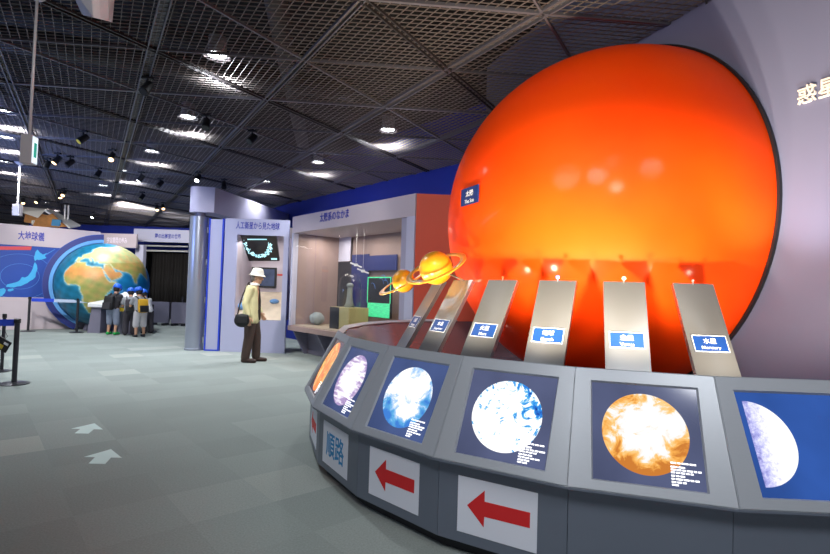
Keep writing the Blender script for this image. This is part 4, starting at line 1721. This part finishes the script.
def head(bm, c, s=1.0, yaw=0.0, pitch=0.0, lean=(0, 0)):
    """head looking along +x turned by yaw, with nose, brow, lips, chin and ears"""
    m = Matrix.Translation(V(c)) @ Matrix.Rotation(yaw, 4, 'Z') @ Matrix.Rotation(pitch, 4, 'Y')
    t = bm_new()
    sph(t, (-0.008, 0, 0.025), 0.1, (0.98, 0.78, 0.98))
    sph(t, (0.02, 0, -0.03), 0.078, (0.92, 0.8, 1.05))
    sph(t, (0.058, 0, -0.085), 0.026, (1, 1.1, 0.8))          # chin
    capsule(t, (0.085, 0, 0.012), (0.108, 0, -0.024), 0.009, 0.013, 8)   # nose
    sph(t, (0.1, 0.012, -0.028), 0.008, u=8, v=6)
    sph(t, (0.1, -0.012, -0.028), 0.008, u=8, v=6)
    capsule(t, (0.08, 0.02, -0.055), (0.08, -0.02, -0.055), 0.009, 0.009, 8)   # lips
    capsule(t, (0.08, 0.04, 0.028), (0.087, 0.012, 0.026), 0.011, 0.011, 8)    # brows
    capsule(t, (0.08, -0.04, 0.028), (0.087, -0.012, 0.026), 0.011, 0.011, 8)
    for y in (0.08, -0.08):
        sph(t, (-0.005, y, -0.008), 0.03, (0.6, 0.35, 1.0), u=10, v=8)   # ears
    t.transform(m @ Matrix.Diagonal((s, s, s, 1)))
    me = bpy.data.meshes.new('t')
    t.to_mesh(me)
    t.free()
    bm.from_mesh(me)
    bpy.data.meshes.remove(me)
    return m @ Matrix.Diagonal((s, s, s, 1))


# ---- the man with the pale jacket, side on, facing right
mp = at(251, 362, 9.24)
man = thing('person', 'person in cream hat and pale yellow jacket standing side on before the satellite booth', 'person', (mp.x, 9.24, 0), R(6))
b = bm_new()
hm = head(b, (0.05, 0, 1.535), 1.0, R(-4), R(4))
chain(b, [(0.02, 0, 1.30, 0.075), (0.025, 0, 1.42, 0.056), (0.035, 0, 1.49, 0.055)])
chain(b, [(-0.01, 0, 0.90, 0.11), (-0.01, 0, 1.08, 0.11), (-0.015, 0, 1.28, 0.115)])
for y in (-1, 1):
    chain(b, [(-0.01, y * 0.1, 1.28, 0.07), (-0.02, y * 0.19, 1.325, 0.05)])
# right (near) arm hangs a little back, left arm bent forward
chain(b, [(-0.02, -0.20, 1.32, 0.048), (-0.085, -0.235, 1.06, 0.04), (-0.03, -0.24, 0.83, 0.028)])
hand(b, (-0.028, -0.24, 0.82), (0.12, 0.02, -1), (1, 0.2, 0.1), 1.0, -0.5)
chain(b, [(-0.02, 0.20, 1.32, 0.048), (0.0, 0.24, 1.06, 0.04), (0.12, 0.13, 0.88, 0.028)])
hand(b, (0.125, 0.125, 0.875), (0.45, -0.45, -0.75), (0.5, -0.2, 0.6), 0.95, -0.8)
for y, fx0, kx in ((-0.095, -0.09, -0.03), (0.095, 0.06, 0.06)):
    chain(b, [(-0.01, y, 0.86, 0.085), (kx, y, 0.46, 0.055), (fx0, y, 0.10, 0.038)])
    chain(b, [(fx0, y, 0.07, 0.036), (fx0 + 0.15, y * 1.15, 0.035, 0.025)])
for y in (0.034, -0.034):
    sph(b, hm @ V((0.085, y, 0.0)), 0.012, u=10, v=8)
body = fused('body', b, 'skin', man, 0.0065, 2)
for y in (0.034, -0.034):
    b = bm_new()
    sph(b, hm @ V((0.0945, y, 0.002)), 0.0058, u=10, v=8)
    obj('eye', b, 'hair', man, True, world=False)
# hair at the nape
b = bm_new()
sph(b, (-0.035, 0, 0.0), 0.088, (0.82, 0.92, 0.9))
b.transform(hm)
bmesh.ops.bisect_plane(b, geom=b.verts[:] + b.edges[:] + b.faces[:], plane_co=hm @ V((0.015, 0, 0)), plane_no=(1, 0, 0.15), clear_outer=True)
obj('hair', b, 'greyhair', man, True, world=False)
# hat: crown, band and turned down brim
b = bm_new()
lathe(b, [(0.0, 0.135), (0.05, 0.132), (0.085, 0.118), (0.101, 0.09), (0.108, 0.045), (0.112, 0.03), (0.152, -0.008), (0.155, -0.012), (0.152, -0.014), (0.108, 0.022), (0.1, 0.03), (0.095, 0.08), (0.07, 0.11), (0.0, 0.122)], 36)
b.transform(hm @ Matrix.Translation((-0.004, 0, 0.047)) @ Matrix.Rotation(R(3), 4, 'Y') @ Matrix.Diagonal((1.0, 0.9, 1, 1)))
hat = obj('hat', b, 'hatcloth', man, True, world=False)
b = bm_new()
lathe(b, [(0.1135, 0.032), (0.1125, 0.05), (0.109, 0.05), (0.11, 0.032)], 36)
b.transform(hm @ Matrix.Translation((-0.004, 0, 0.047)) @ Matrix.Rotation(R(3), 4, 'Y') @ Matrix.Diagonal((1.0, 0.9, 1, 1)))
obj('hat_band', b, 'collar', hat, True, world=False)
# jacket: body and sleeves
b = bm_new()
chain(b, [(-0.035, -0.02, 0.76, 0.145), (-0.04, -0.01, 0.95, 0.14), (-0.045, 0, 1.12, 0.14), (-0.04, 0, 1.27, 0.13)])
chain(b, [(-0.0, 0.09, 0.78, 0.12), (-0.01, 0.09, 1.1, 0.12), (-0.02, 0.07, 1.27, 0.115)])
chain(b, [(-0.01, -0.1, 0.78, 0.115), (-0.02, -0.1, 1.1, 0.12), (-0.03, -0.08, 1.27, 0.115)])
chain(b, [(-0.03, -0.09, 1.30, 0.085), (-0.03, -0.18, 1.325, 0.072)])
chain(b, [(-0.03, 0.09, 1.30, 0.085), (-0.03, 0.18, 1.325, 0.072)])
chain(b, [(-0.0, 0, 1.35, 0.085), (0.0, 0, 1.385, 0.075)])
chain(b, [(-0.03, -0.195, 1.325, 0.073), (-0.09, -0.235, 1.06, 0.062), (-0.035, -0.24, 0.87, 0.05)])
chain(b, [(-0.02, 0.195, 1.325, 0.073), (0.0, 0.24, 1.06, 0.062), (0.1, 0.145, 0.91, 0.048)])
for v in b.verts:
    v.co.z = max(v.co.z, 0.70 + 0.004 * math.sin(v.co.y * 30))
jk = fused('jacket', b, 'jacket', man, 0.010, 4)
# dark shirt front
b = bm_new()
chain(b, [(0.075, 0.03, 0.80, 0.06), (0.07, 0.02, 1.1, 0.062), (0.055, 0.01, 1.31, 0.055)])
fused('shirt', b, 'shirt', man, 0.011, 3)
b = bm_new()
lathe(b, [(0.08, 1.395), (0.066, 1.44), (0.072, 1.442), (0.09, 1.395)], 24, (0.012, 0, 0))
obj('collar', b, 'collar', man, True, world=False)
# trousers
b = bm_new()
chain(b, [(-0.02, 0, 0.92, 0.13), (-0.025, 0, 0.82, 0.135)])
for y, fx0, kx in ((-0.095, -0.09, -0.035), (0.095, 0.06, 0.055)):
    chain(b, [(-0.02, y * 0.85, 0.84, 0.115), (kx, y, 0.46, 0.088), (fx0 + 0.005, y, 0.10, 0.078)])
fused('trousers', b, 'trousers', man, 0.011, 4)
for y, fx0 in ((-0.095, -0.09), (0.095, 0.06)):
    b = bm_new()
    chain(b, [(fx0 - 0.03, y, 0.045, 0.044), (fx0 + 0.06, y * 1.06, 0.042, 0.045), (fx0 + 0.17, y * 1.15, 0.034, 0.036)])
    chain(b, [(fx0, y, 0.06, 0.045), (fx0, y, 0.11, 0.042)])
    for v in b.verts:
        v.co.z = max(v.co.z, 0.002)
    fused('shoe', b, 'shoe', man, 0.009, 2)
# shoulder bag, hung behind the right hip
bag = thing('shoulder_bag', 'black shoulder bag hanging at the hip of the person in the cream hat', 'bag', (mp.x - 0.04, 9.24 - 0.33, 0.62), R(6))
b = bm_new()
sph(b, (-0.04, -0.02, 0.15), 0.135, (1.0, 0.42, 0.9), u=28, v=18)
box(b, (-0.04, -0.02, 0.19), (0.23, 0.09, 0.14), bevel=0.04)
fused('bag_body', b, 'bag', bag, 0.011, 4)
b = bm_new()
box(b, (-0.02, -0.082, 0.17), (0.16, 0.02, 0.12), bevel=0.008)
obj('pocket', b, 'bag', bag, world=False)
b = bm_new()
tube(b, [(-0.12, -0.01, 0.25), (-0.1, 0.03, 0.42), (-0.06, 0.07, 0.6), (-0.01, 0.13, 0.775), (0.01, 0.2, 0.82), (0.0, 0.28, 0.79), (-0.03, 0.36, 0.62)], 0.012, 8)
obj('strap', b, 'strap', bag, True, world=False)


# ---- children at the globe
def child(px, D, rotz, H, label, top, bottom, shoe, reach=0.6, lean=0.1, cap='helmet', legs='skin', short=True):
    p = at(px, 333, D)
    k = H / 1.36
    t = thing('person', label, 'person', (p.x, D, 0), rotz)

    def S(l):
        return [(x * k, y * k, z * k, r * k) for x, y, z, r in l]
    b = bm_new()
    lx = lean
    hc = V((0.06 + lx * 1.1, 0, 1.225)) * k
    hm_ = head(b, hc, 0.97 * k, 0, R(18))
    chain(b, S([(lx, 0, 1.02, 0.07), (0.02 + lx, 0, 1.13, 0.047), (0.04 + lx * 1.05, 0, 1.19, 0.045)]))
    chain(b, S([(0, 0, 0.72, 0.095), (lx * 0.5, 0, 0.86, 0.09), (lx, 0, 1.02, 0.092)]))
    for s in (-1, 1):
        chain(b, S([(lx, s * 0.08, 1.02, 0.055), (lx, s * 0.15, 1.04, 0.042)]))
        chain(b, S([(lx, s * 0.155, 1.04, 0.041), (lx + 0.1 * reach, s * 0.2, 0.84, 0.034), (lx + 0.38 * reach, s * 0.12, 0.83 + 0.08 * reach, 0.024)]))
        hand(b, V((lx + 0.385 * reach, s * 0.118, 0.83 + 0.08 * reach)) * k, (1, -s * 0.1, -0.1), (0, -s, 0.3), 0.8 * k, 0.5 * s)
        chain(b, S([(0, s * 0.085, 0.69, 0.075), (0.02, s * 0.095, 0.38, 0.05), (-0.02, s * 0.1, 0.08, 0.033)]))
        chain(b, S([(-0.02, s * 0.1, 0.055, 0.03), (0.1, s * 0.11, 0.03, 0.022)]))
    fused('body', b, 'skin', t, 0.0085, 2)
    # cap: helmet shell with small peak
    b = bm_new()
    lathe(b, [(0.0, 0.125), (0.06, 0.118), (0.1, 0.09), (0.12, 0.045), (0.127, -0.02), (0.121, -0.022), (0.114, 0.04), (0.09, 0.085), (0.0, 0.115)], 30)
    b.transform(hm_ @ Matrix.Translation((-0.008, 0, 0.03)) @ Matrix.Rotation(R(4), 4, 'Y') @ Matrix.Diagonal((1, 0.9, 1, 1)))
    cp = obj('cap', b, cap, t, True, world=False)
    b = bm_new()
    sph(b, (0.11, 0, 0.0), 0.07, (1, 1.05, 0.12), u=18, v=10)
    b.transform(hm_ @ Matrix.Translation((-0.008, 0, 0.034)))
    obj('peak', b, cap, cp, True, world=False)
    b = bm_new()
    sph(b, (-0.03, 0, -0.01), 0.092, (0.9, 0.92, 0.85))
    b.transform(hm_)
    bmesh.ops.bisect_plane(b, geom=b.verts[:] + b.edges[:] + b.faces[:], plane_co=hm_ @ V((0.02, 0, 0)), plane_no=(1, 0, 0.1), clear_outer=True)
    obj('hair', b, 'hair', t, True, world=False)
    # shirt
    b = bm_new()
    chain(b, S([(0, 0, 0.7, 0.12), (lx * 0.5, 0, 0.86, 0.115), (lx, 0, 1.0, 0.11)]))
    for s in (-1, 1):
        chain(b, S([(0, s * 0.06, 0.7, 0.09), (lx, s * 0.07, 1.0, 0.09), (lx, s * 0.155, 1.04, 0.06), (lx + 0.06 * reach, s * 0.19, 0.92, 0.056)]))
    chain(b, S([(lx, 0, 1.04, 0.075), (lx + 0.01, 0, 1.08, 0.06)]))
    fused('shirt', b, top, t, 0.012, 3)
    # trousers or shorts
    b = bm_new()
    chain(b, S([(0, 0, 0.72, 0.11), (0, 0, 0.66, 0.115)]))
    zl = 0.32 if short else 0.1
    for s in (-1, 1):
        x1 = 0.02 if short else -0.02
        chain(b, S([(0, s * 0.075, 0.66, 0.098), (0.02, s * 0.095, 0.4, 0.085), (x1, s * 0.1, zl, 0.08)]))
    fused('shorts' if short else 'trousers', b, bottom, t, 0.012, 3)
    for s in (-1, 1):
        b = bm_new()
        chain(b, S([(-0.045, s * 0.1, 0.04, 0.04), (0.04, s * 0.105, 0.038, 0.04), (0.12, s * 0.11, 0.03, 0.032)]))
        for v in b.verts:
            v.co.z = max(v.co.z, 0.002)
        fused('shoe', b, shoe, t, 0.01, 2)
    return t, k, p


def backpack(t, k, p, D, rotz, label, m, m2, lx):
    w = Matrix.Translation((p.x, D, 0)) @ Matrix.Rotation(rotz, 4, 'Z')
    o = w @ V((-0.2 * k, 0, 0.66 * k))
    bp = thing('backpack', label, 'backpack', o, rotz)
    b = bm_new()
    box(b, (0.0 + lx * 0.4, 0, 0.2 * k), (0.13 * k, 0.26 * k, 0.38 * k), Matrix.Rotation(R(8), 3, 'Y'), bevel=0.06)
    fused('pack_body', b, m, bp, 0.012, 4)
    b = bm_new()
    box(b, (-0.085 * k + lx * 0.4, 0, 0.12 * k), (0.06 * k, 0.22 * k, 0.18 * k), Matrix.Rotation(R(8), 3, 'Y'), bevel=0.02)
    obj('pocket', b, m2, bp, world=False)
    for s in (-1, 1):
        b = bm_new()
        tube(b, [(0.06 * k + lx * 0.6, s * 0.09 * k, 0.38 * k), (0.16 * k + lx, s * 0.1 * k, 0.455 * k), (0.30 * k + lx, s * 0.11 * k, 0.36 * k), (0.31 * k + lx * 0.6, s * 0.12 * k, 0.18 * k), (0.1 * k, s * 0.13 * k, 0.04 * k)], 0.014, 6)
        obj('strap', b, m2, bp, True, world=False)
    return bp


r_ = R(84)
t, k, p = child(112, 13.35, r_, 1.33, 'person in blue cap, dark shirt, pale trousers and bright green shoes, seen from behind', 'tee_dark', 'denim', 'green', 0.6, 0.06)
backpack(t, k, p, 13.35, r_, 'black backpack on the back of the leftmost child at the globe', 'bag', 'tee_dark', 0.06)
r_ = R(118)
t, k, p = child(129, 13.3, r_, 1.24, 'person in blue cap and grey shirt leaning onto the control desk, middle of the children', 'tee_grey', 'pants_dark', 'tee_dark', 0.85, 0.1, short=False)
backpack(t, k, p, 13.3, r_, 'dark backpack on the middle child at the control desk', 'pants_dark', 'bag', 0.1)
r_ = R(140)
t, k, p = child(139.5, 13.0, r_, 1.27, 'person in blue cap and white shorts with a yellow backpack', 'tee_grey', 'shorts_white', 'tee_dark', 0.7, 0.1)
backpack(t, k, p, 13.0, r_, 'yellow backpack on the child in white shorts', 'packyellow', 'bag', 0.1)
r_ = R(150)
t, k, p = child(147.5, 14.0, r_, 1.2, 'person in white shirt and dark trousers mostly hidden behind the yellow backpack', 'tee_white', 'pants_dark', 'tee_dark', 0.7, 0.2, short=False)

# ================================================================== things hung from the ceiling
t = thing('hanging_sign_box', 'white box shaped lit sign hanging on a long pole at the upper left', 'sign', at(28.5, 165, 4.1))
c0, c1 = at(23.5, 136, 4.1), at(30.5, 164, 4.1)
b = bm_new()
rot = Matrix.Rotation(R(10), 3, 'Z')
cb_ = at(28.8, 150, 4.1)
box(b, cb_, (0.085, 0.085, 0.235), rot, bevel=0.004)
obj('casing', b, 'offwhite', t)
b = bm_new()
fr = rot @ V((1, 0, 0))
box(b, cb_ + rot @ V((0.0448, 0, 0)), (0.004, 0.072, 0.215), rot)
fc = obj('lit_face', b, 'lampface', t)
b = bm_new()
box(b, cb_ + rot @ V((0.0475, 0, 0.0)), (0.001, 0.04, 0.12), rot)
obj('green_mark', b, 'signgreen', fc)
b = bm_new()
cyl(b, cb_ + Z1 * 0.12, V((cb_.x, cb_.y, ZC - 0.03)), 0.011, seg=12)
obj('pole', b, 'whitemetal', t, True)
b = bm_new()
lathe(b, [(0, -0.03), (0.04, -0.03), (0.06, -0.01), (0.066, 0.03), (0, 0.03)], 24, (cb_.x, cb_.y, ZC - 0.03))
obj('ceiling_cup', b, 'offwhite', t, True)
c = at(17.5, 210, 10.1)
t = thing('hanging_sign_box', 'small white box on a thin pole hanging above the map of Japan wall', 'sign', at(17.5, 216, 10.1))
b = bm_new()
box(b, c, (0.14, 0.1, 0.23), bevel=0.006)
obj('casing', b, 'offwhite', t)
b = bm_new()
cyl(b, c + Z1 * 0.116, V((c.x, c.y, ZC - 0.02)), 0.018, seg=10)
obj('pole', b, 'whitemetal', t)
b = bm_new()
lathe(b, [(0, 0), (0.04, 0), (0.1, 0.05), (0, 0.05)], 16, (c.x, c.y, ZC - 0.06))
obj('ceiling_cup', b, 'offwhite', t, True)
# wedge shaped white speaker at the top edge
t = thing('ceiling_speaker', 'pale wedge shaped speaker hung from the mesh ceiling at the top picture edge', 'speaker', at(97, 15, 3.9))
q = [at(67, -15, 3.75), at(101.5, -15, 3.75), at(98.5, 18.5, 3.75), at(82, 15, 3.75)]
b = bm_new()
slab(b, [at(67, -17, 3.7), at(91, -17, 3.55), at(93, 17, 3.6), at(82, 15, 3.75)], V((0.02, 0.16, 0.06)))
bmesh.ops.bevel(b, geom=b.edges[:], offset=0.006, segments=2, affect='EDGES')
obj('casing', b, 'offwhite', t)
b = bm_new()
slab(b, [at(91.5, -17, 3.55), at(103, -17, 3.72), at(99.5, 19, 3.72), at(93.5, 17.3, 3.6)], V((0.01, 0.14, 0.05)))
obj('grille', b, 'whitemetal', t)
b = bm_new()
cc_ = at(90, -19, 3.75)
cyl(b, (cc_.x, cc_.y, cc_.z - 0.02), (cc_.x, cc_.y, max(ZC + 0.06, cc_.z + 0.1)), 0.02, seg=10)
obj('bracket', b, 'black', t)
# space probe model above the map wall
pc_ = at(50, 220, 15.5)
t = thing('space_probe_model', 'gold and white space probe model with panels hanging above the map of Japan wall', 'space probe model', at(50, 230, 15.5))
b = bm_new()
box(b, at(43, 220, 15.5), (0.7, 0.6, 0.34), Matrix.Rotation(R(8), 3, 'Y'), bevel=0.04)
obj('body', b, 'gold', t)
b = bm_new()
slab(b, [at(44, 211, 15.1), at(51, 211, 15.6), at(80, 226.5, 15.7), at(69, 228.5, 15.1)], V((0, 0.05, 0.05)))
obj('wing', b, 'white', t)
b = bm_new()
slab(b, [at(22, 208, 15.3), at(45, 210.5, 15.3), at(38, 218, 15.0), at(23, 213, 15.0)], V((0, 0.05, 0.05)))
obj('wing', b, 'hatcloth', t)
b = bm_new()
slab(b, [at(36, 218.5, 14.95), at(52, 214, 14.95), at(66, 227, 14.95), at(32, 227, 14.95)], V((0, 0.03, 0.02)))
obj('foil_skirt', b, 'gold', t)
b = bm_new()
slab(b, [at(52, 219.5, 14.9), at(61, 220, 14.9), at(59.5, 226, 14.9), at(51, 225.5, 14.9)], V((0, 0.04, 0.02)))
obj('solar_panel', b, 'solar', t)
for x in (64.5, 68):
    b = bm_new()
    a_ = at(x, 219.5, 15.5)
    cyl(b, a_, V((a_.x, a_.y, ZC - 0.02)), 0.025, seg=8)
    obj('hanger', b, 'whitemetal', t)
b = bm_new()
for i in range(6):
    box(b, at(33 + i * 2.6, 222.5, 15.1), (0.05, 0.06, 0.12))
obj('thruster', b, 'hatcloth', t)


def spot_can(px_, py_, label, lit=None, aim=(0.2, -0.4, -0.9), s=0.8):
    D = None
    d = ray(px_, py_)
    tt = (ZC - 0.14 - CH) / d.z
    p = V((0, 0, CH)) + d * tt
    if p.y > 19.5:
        p = V((0, 0, CH)) + d * (19.0 / d.y)
    a = V(aim).normalized()
    t = thing('ceiling_spotlight', label, 'spotlight', (p.x, p.y, ZC - 0.03), 0, 'small spotlights under the mesh ceiling')
    b = bm_new()
    cyl(b, p - a * 0.1 * s, p + a * 0.1 * s, 0.058 * s, 0.068 * s, 20)
    sharp(obj('can', b, 'black', t))
    b = bm_new()
    cyl(b, (p.x, p.y, p.z + 0.03), (p.x, p.y, ZC + 0.01), 0.014, seg=8)
    box(b, (p.x, p.y, ZC - 0.02), (0.12, 0.05, 0.03))
    obj('bracket', b, 'black', t)
    b = bm_new()
    cyl(b, p + a * 0.101 * s, p + a * 0.108 * s, 0.052 * s, seg=18)
    obj('lens', b, lit or 'casedark', t)
    return p, a


SPOTS = [(147, 88, 'black spotlight at the crossing of two bars, upper left of the picture', None), (83, 139, 'black spotlight with a yellow gleam left of centre of the mesh ceiling', 'yellow'),
         (57, 160, 'warm lit spotlight right of the hanging sign box', 'lampwarm'), (70, 163, 'dark spotlight just right of the warm lit one', None), (47, 165, 'dark spotlight just left of the warm lit one', None),
         (112, 157, 'twin looking warm lit spotlight under the heavy ceiling bar', 'lampwarm'), (98, 174, 'dark spotlight below the warm lit one on the heavy bar', None),
         (141, 178, 'small lit spotlight between two ceiling lamps', 'lamp'), (160, 184, 'dark round spotlight left of the silver column', None), (198, 178, 'small lit spotlight above the canopy band', 'lamp'),
         (206, 124, 'black spotlight beside the bright lamp in the middle of the ceiling', None), (252, 139, 'black spotlight hanging right of the middle ceiling lamps', None),
         (224, 185, 'tiny dark spotlight over the canopy band', None), (157, 208, 'far warm lit spotlight above the blue end wall', 'lampwarm'), (163, 207, 'far pink lit spotlight left of the silver column', 'lampwarm'),
         (142, 197, 'far dark spotlight above the globe', None), (23, 201, 'far lit spotlight beside the small hanging box', 'lampwarm'), (38, 200.5, 'far lit spotlight above the space probe', 'lampwarm'),
         (60, 195, 'far bright spotlight, left of two above the space probe', 'lampwarm'), (64, 193.5, 'far bright spotlight, right of two above the space probe', 'lampwarm'),
         (94, 216, 'very far lit spotlight above the right end of the map wall', 'lamp')]
for s_ in SPOTS:
    spot_can(s_[0], s_[1], s_[2], s_[3], (random.uniform(-0.5, 0.5), random.uniform(-0.7, -0.1), -0.8))

DOWN = [(217, 57, 'recessed ceiling lamp nearest the viewer, behind the mesh at the upper left'), (188, 118, 'recessed ceiling lamp beside the black spotlight in the middle'), (152, 152, 'recessed ceiling lamp, third along the left row'),
        (127, 172, 'recessed ceiling lamp, fourth along the left row'), (103, 186, 'recessed ceiling lamp, fifth along the left row'), (388, 131, 'recessed ceiling lamp nearest the orange sun'), (318, 163, 'recessed ceiling lamp above the display case heading'),
        (265, 182, 'recessed ceiling lamp above the satellite picture booth'), (6, 112, 'recessed ceiling lamp at the left edge, highest one'), (6, 138, 'recessed ceiling lamp at the left edge, middle one'), (6, 162, 'recessed ceiling lamp at the left edge, lowest one'),
        (130, 199, 'recessed ceiling lamp far back above the globe'), (46, 203, 'recessed ceiling lamp far back above the space probe')]
for i, (x, y, lab) in enumerate(DOWN):
    d = ray(x, y)
    tt = (ZC + 0.22 - CH) / d.z
    p = V((0, 0, CH)) + d * tt
    t = thing('ceiling_lamp', lab, 'ceiling lamp', (p.x, p.y, p.z), 0, 'recessed lamps above the mesh')
    b = bm_new()
    lathe(b, [(0.0, 0.22), (0.1, 0.22), (0.1, 0.06), (0.15, 0.0), (0.144, 0.0), (0.095, 0.06), (0.0, 0.07)], 24, p)
    obj('housing', b, 'offwhite', t, True)
    b = bm_new()
    cyl(b, p + Z1 * 0.02, p + Z1 * 0.05, 0.1, seg=20)
    obj('bulb', b, 'lamp', t)
    light('lamp_light', 'SPOT', p + Z1 * -0.005, 300, (0.9, 0.95, 1.0), p - Z1, 0.08, 140, 0.8)

# ================================================================== light
w = bpy.data.worlds.new('world')
SC.world = w
w.use_nodes = True
bg = w.node_tree.nodes['Background']
bg.inputs[0].default_value = (0.80, 0.86, 1.0, 1)
bg.inputs[1].default_value = 0.5
# lamps set in the dish behind the console ridge, one before each steel stand, shining up at the sun
for k in range(-1, 9):
    a = B0 - k * DB
    u = V((math.cos(a), math.sin(a), 0))
    p = C0 + u * 2.36 + Z1 * 0.95
    light('dish_lamp', 'SPOT', p, {1: 190, 2: 180, 0: 60, 3: 90, -1: 12, 4: 46}.get(k, 26), (1.0, 0.84, 0.62), C0 + u * 1.5 + Z1 * 2.2, 0.035, 150 if k < 1 else 110, 0.85)
# unseen spots aimed at the sun, wall and console
light('sun_fill', 'SPOT', (-1.6, 1.2, 3.6), 240, (1.0, 0.93, 0.85), (1.4, 4.0, 2.9), 0.6, 50, 0.9)  # added under the ceiling to brighten the upper sun
light('sun_fill', 'SPOT', (-0.6, -2.2, 3.6), 480, (1.0, 0.94, 0.88), (1.3, 4.2, 3.0), 0.4, 30, 0.9)  # added behind the camera to lift the top of the sun
light('wall_spot', 'SPOT', (0.6, 1.2, 3.5), 40, (1.0, 0.96, 0.92), (2.6, 2.6, 2.0), 0.3, 70, 0.6)
light('wall_uplight', 'SPOT', (2.2, 2.75, 1.0), 120, (1.0, 0.98, 0.95), (2.36, 3.63, 3.5), 0.05, 50, 0.7)
light('console_spot', 'SPOT', (-0.6, 0.3, 3.6), 200, (0.95, 0.97, 1.0), (0.9, 2.7, 0.7), 0.4, 80, 0.7)
light('console_spot', 'SPOT', (1.6, 0.2, 3.6), 160, (0.95, 0.97, 1.0), (1.8, 2.3, 0.7), 0.4, 80, 0.7)
# area light added to tint the ceiling blue at the left
light('blue_wash', 'AREA', (-8.5, 6.2, 2.5), 300, (0.28, 0.42, 1.0), (-8.3, 6.5, 3.7), 2.5)
# lights inside the booth and the case
light('booth_light', 'AREA', (-3.35, 10.9, 2.35), 9, (1.0, 0.95, 0.9), (-3.35, 11.2, 0.6), 0.8)
for x in (0.5, 1.5, 2.6):
    p = cf @ V((x, GT - 0.05, -0.6))
    light('case_light', 'AREA', p, 12, (1.0, 0.9, 0.78), p - Z1, 0.5)
# unseen spots added to brighten hanging sign, case, globe, map, probe, booth, far end
light('entry_fill', 'SPOT', (-1.4, 2.2, 3.6), 70, (1, 0.98, 0.96), (-3.2, 4.1, 2.7), 0.1, 60, 0.8)
light('end_fill', 'SPOT', (-1.2, 4.2, 3.5), 130, (1, 0.95, 0.9), (0.2, 7.8, 2.0), 0.1, 45, 0.8)
light('globe_fill', 'SPOT', (-8.0, 9.5, 3.6), 420, (1, 0.97, 0.92), (-9.2, 14, 1.3), 0.1, 60, 0.8)
light('map_fill', 'SPOT', (-9.5, 9.5, 3.6), 450, (1, 0.97, 0.94), (-11.2, 14, 1.6), 0.1, 65, 0.8)
light('probe_fill', 'SPOT', (-8.5, 10.5, 3.5), 260, (1, 0.95, 0.88), (-11, 15.3, 3.2), 0.1, 30, 0.8)
light('far_fill', 'SPOT', (-8.6, 14.5, 3.6), 600, (1, 0.97, 0.94), (-9.4, 19, 2.6), 0.1, 80, 0.8)
light('hall_fill', 'SPOT', (-3.4, 6.5, 3.6), 330, (1, 0.97, 0.94), (-3.4, 10.4, 1.3), 0.1, 60, 0.8)
light('case_fill', 'SPOT', (-2.5, 6.5, 3.6), 110, (1, 0.95, 0.9), (-1.2, 9, 2.0), 0.1, 60, 0.8)

SC.view_settings.view_transform = 'Standard'
SC.view_settings.look = 'None'
SC.view_settings.gamma = 1
SC.view_settings.use_curve_mapping = False
SC.view_settings.exposure = 0.15
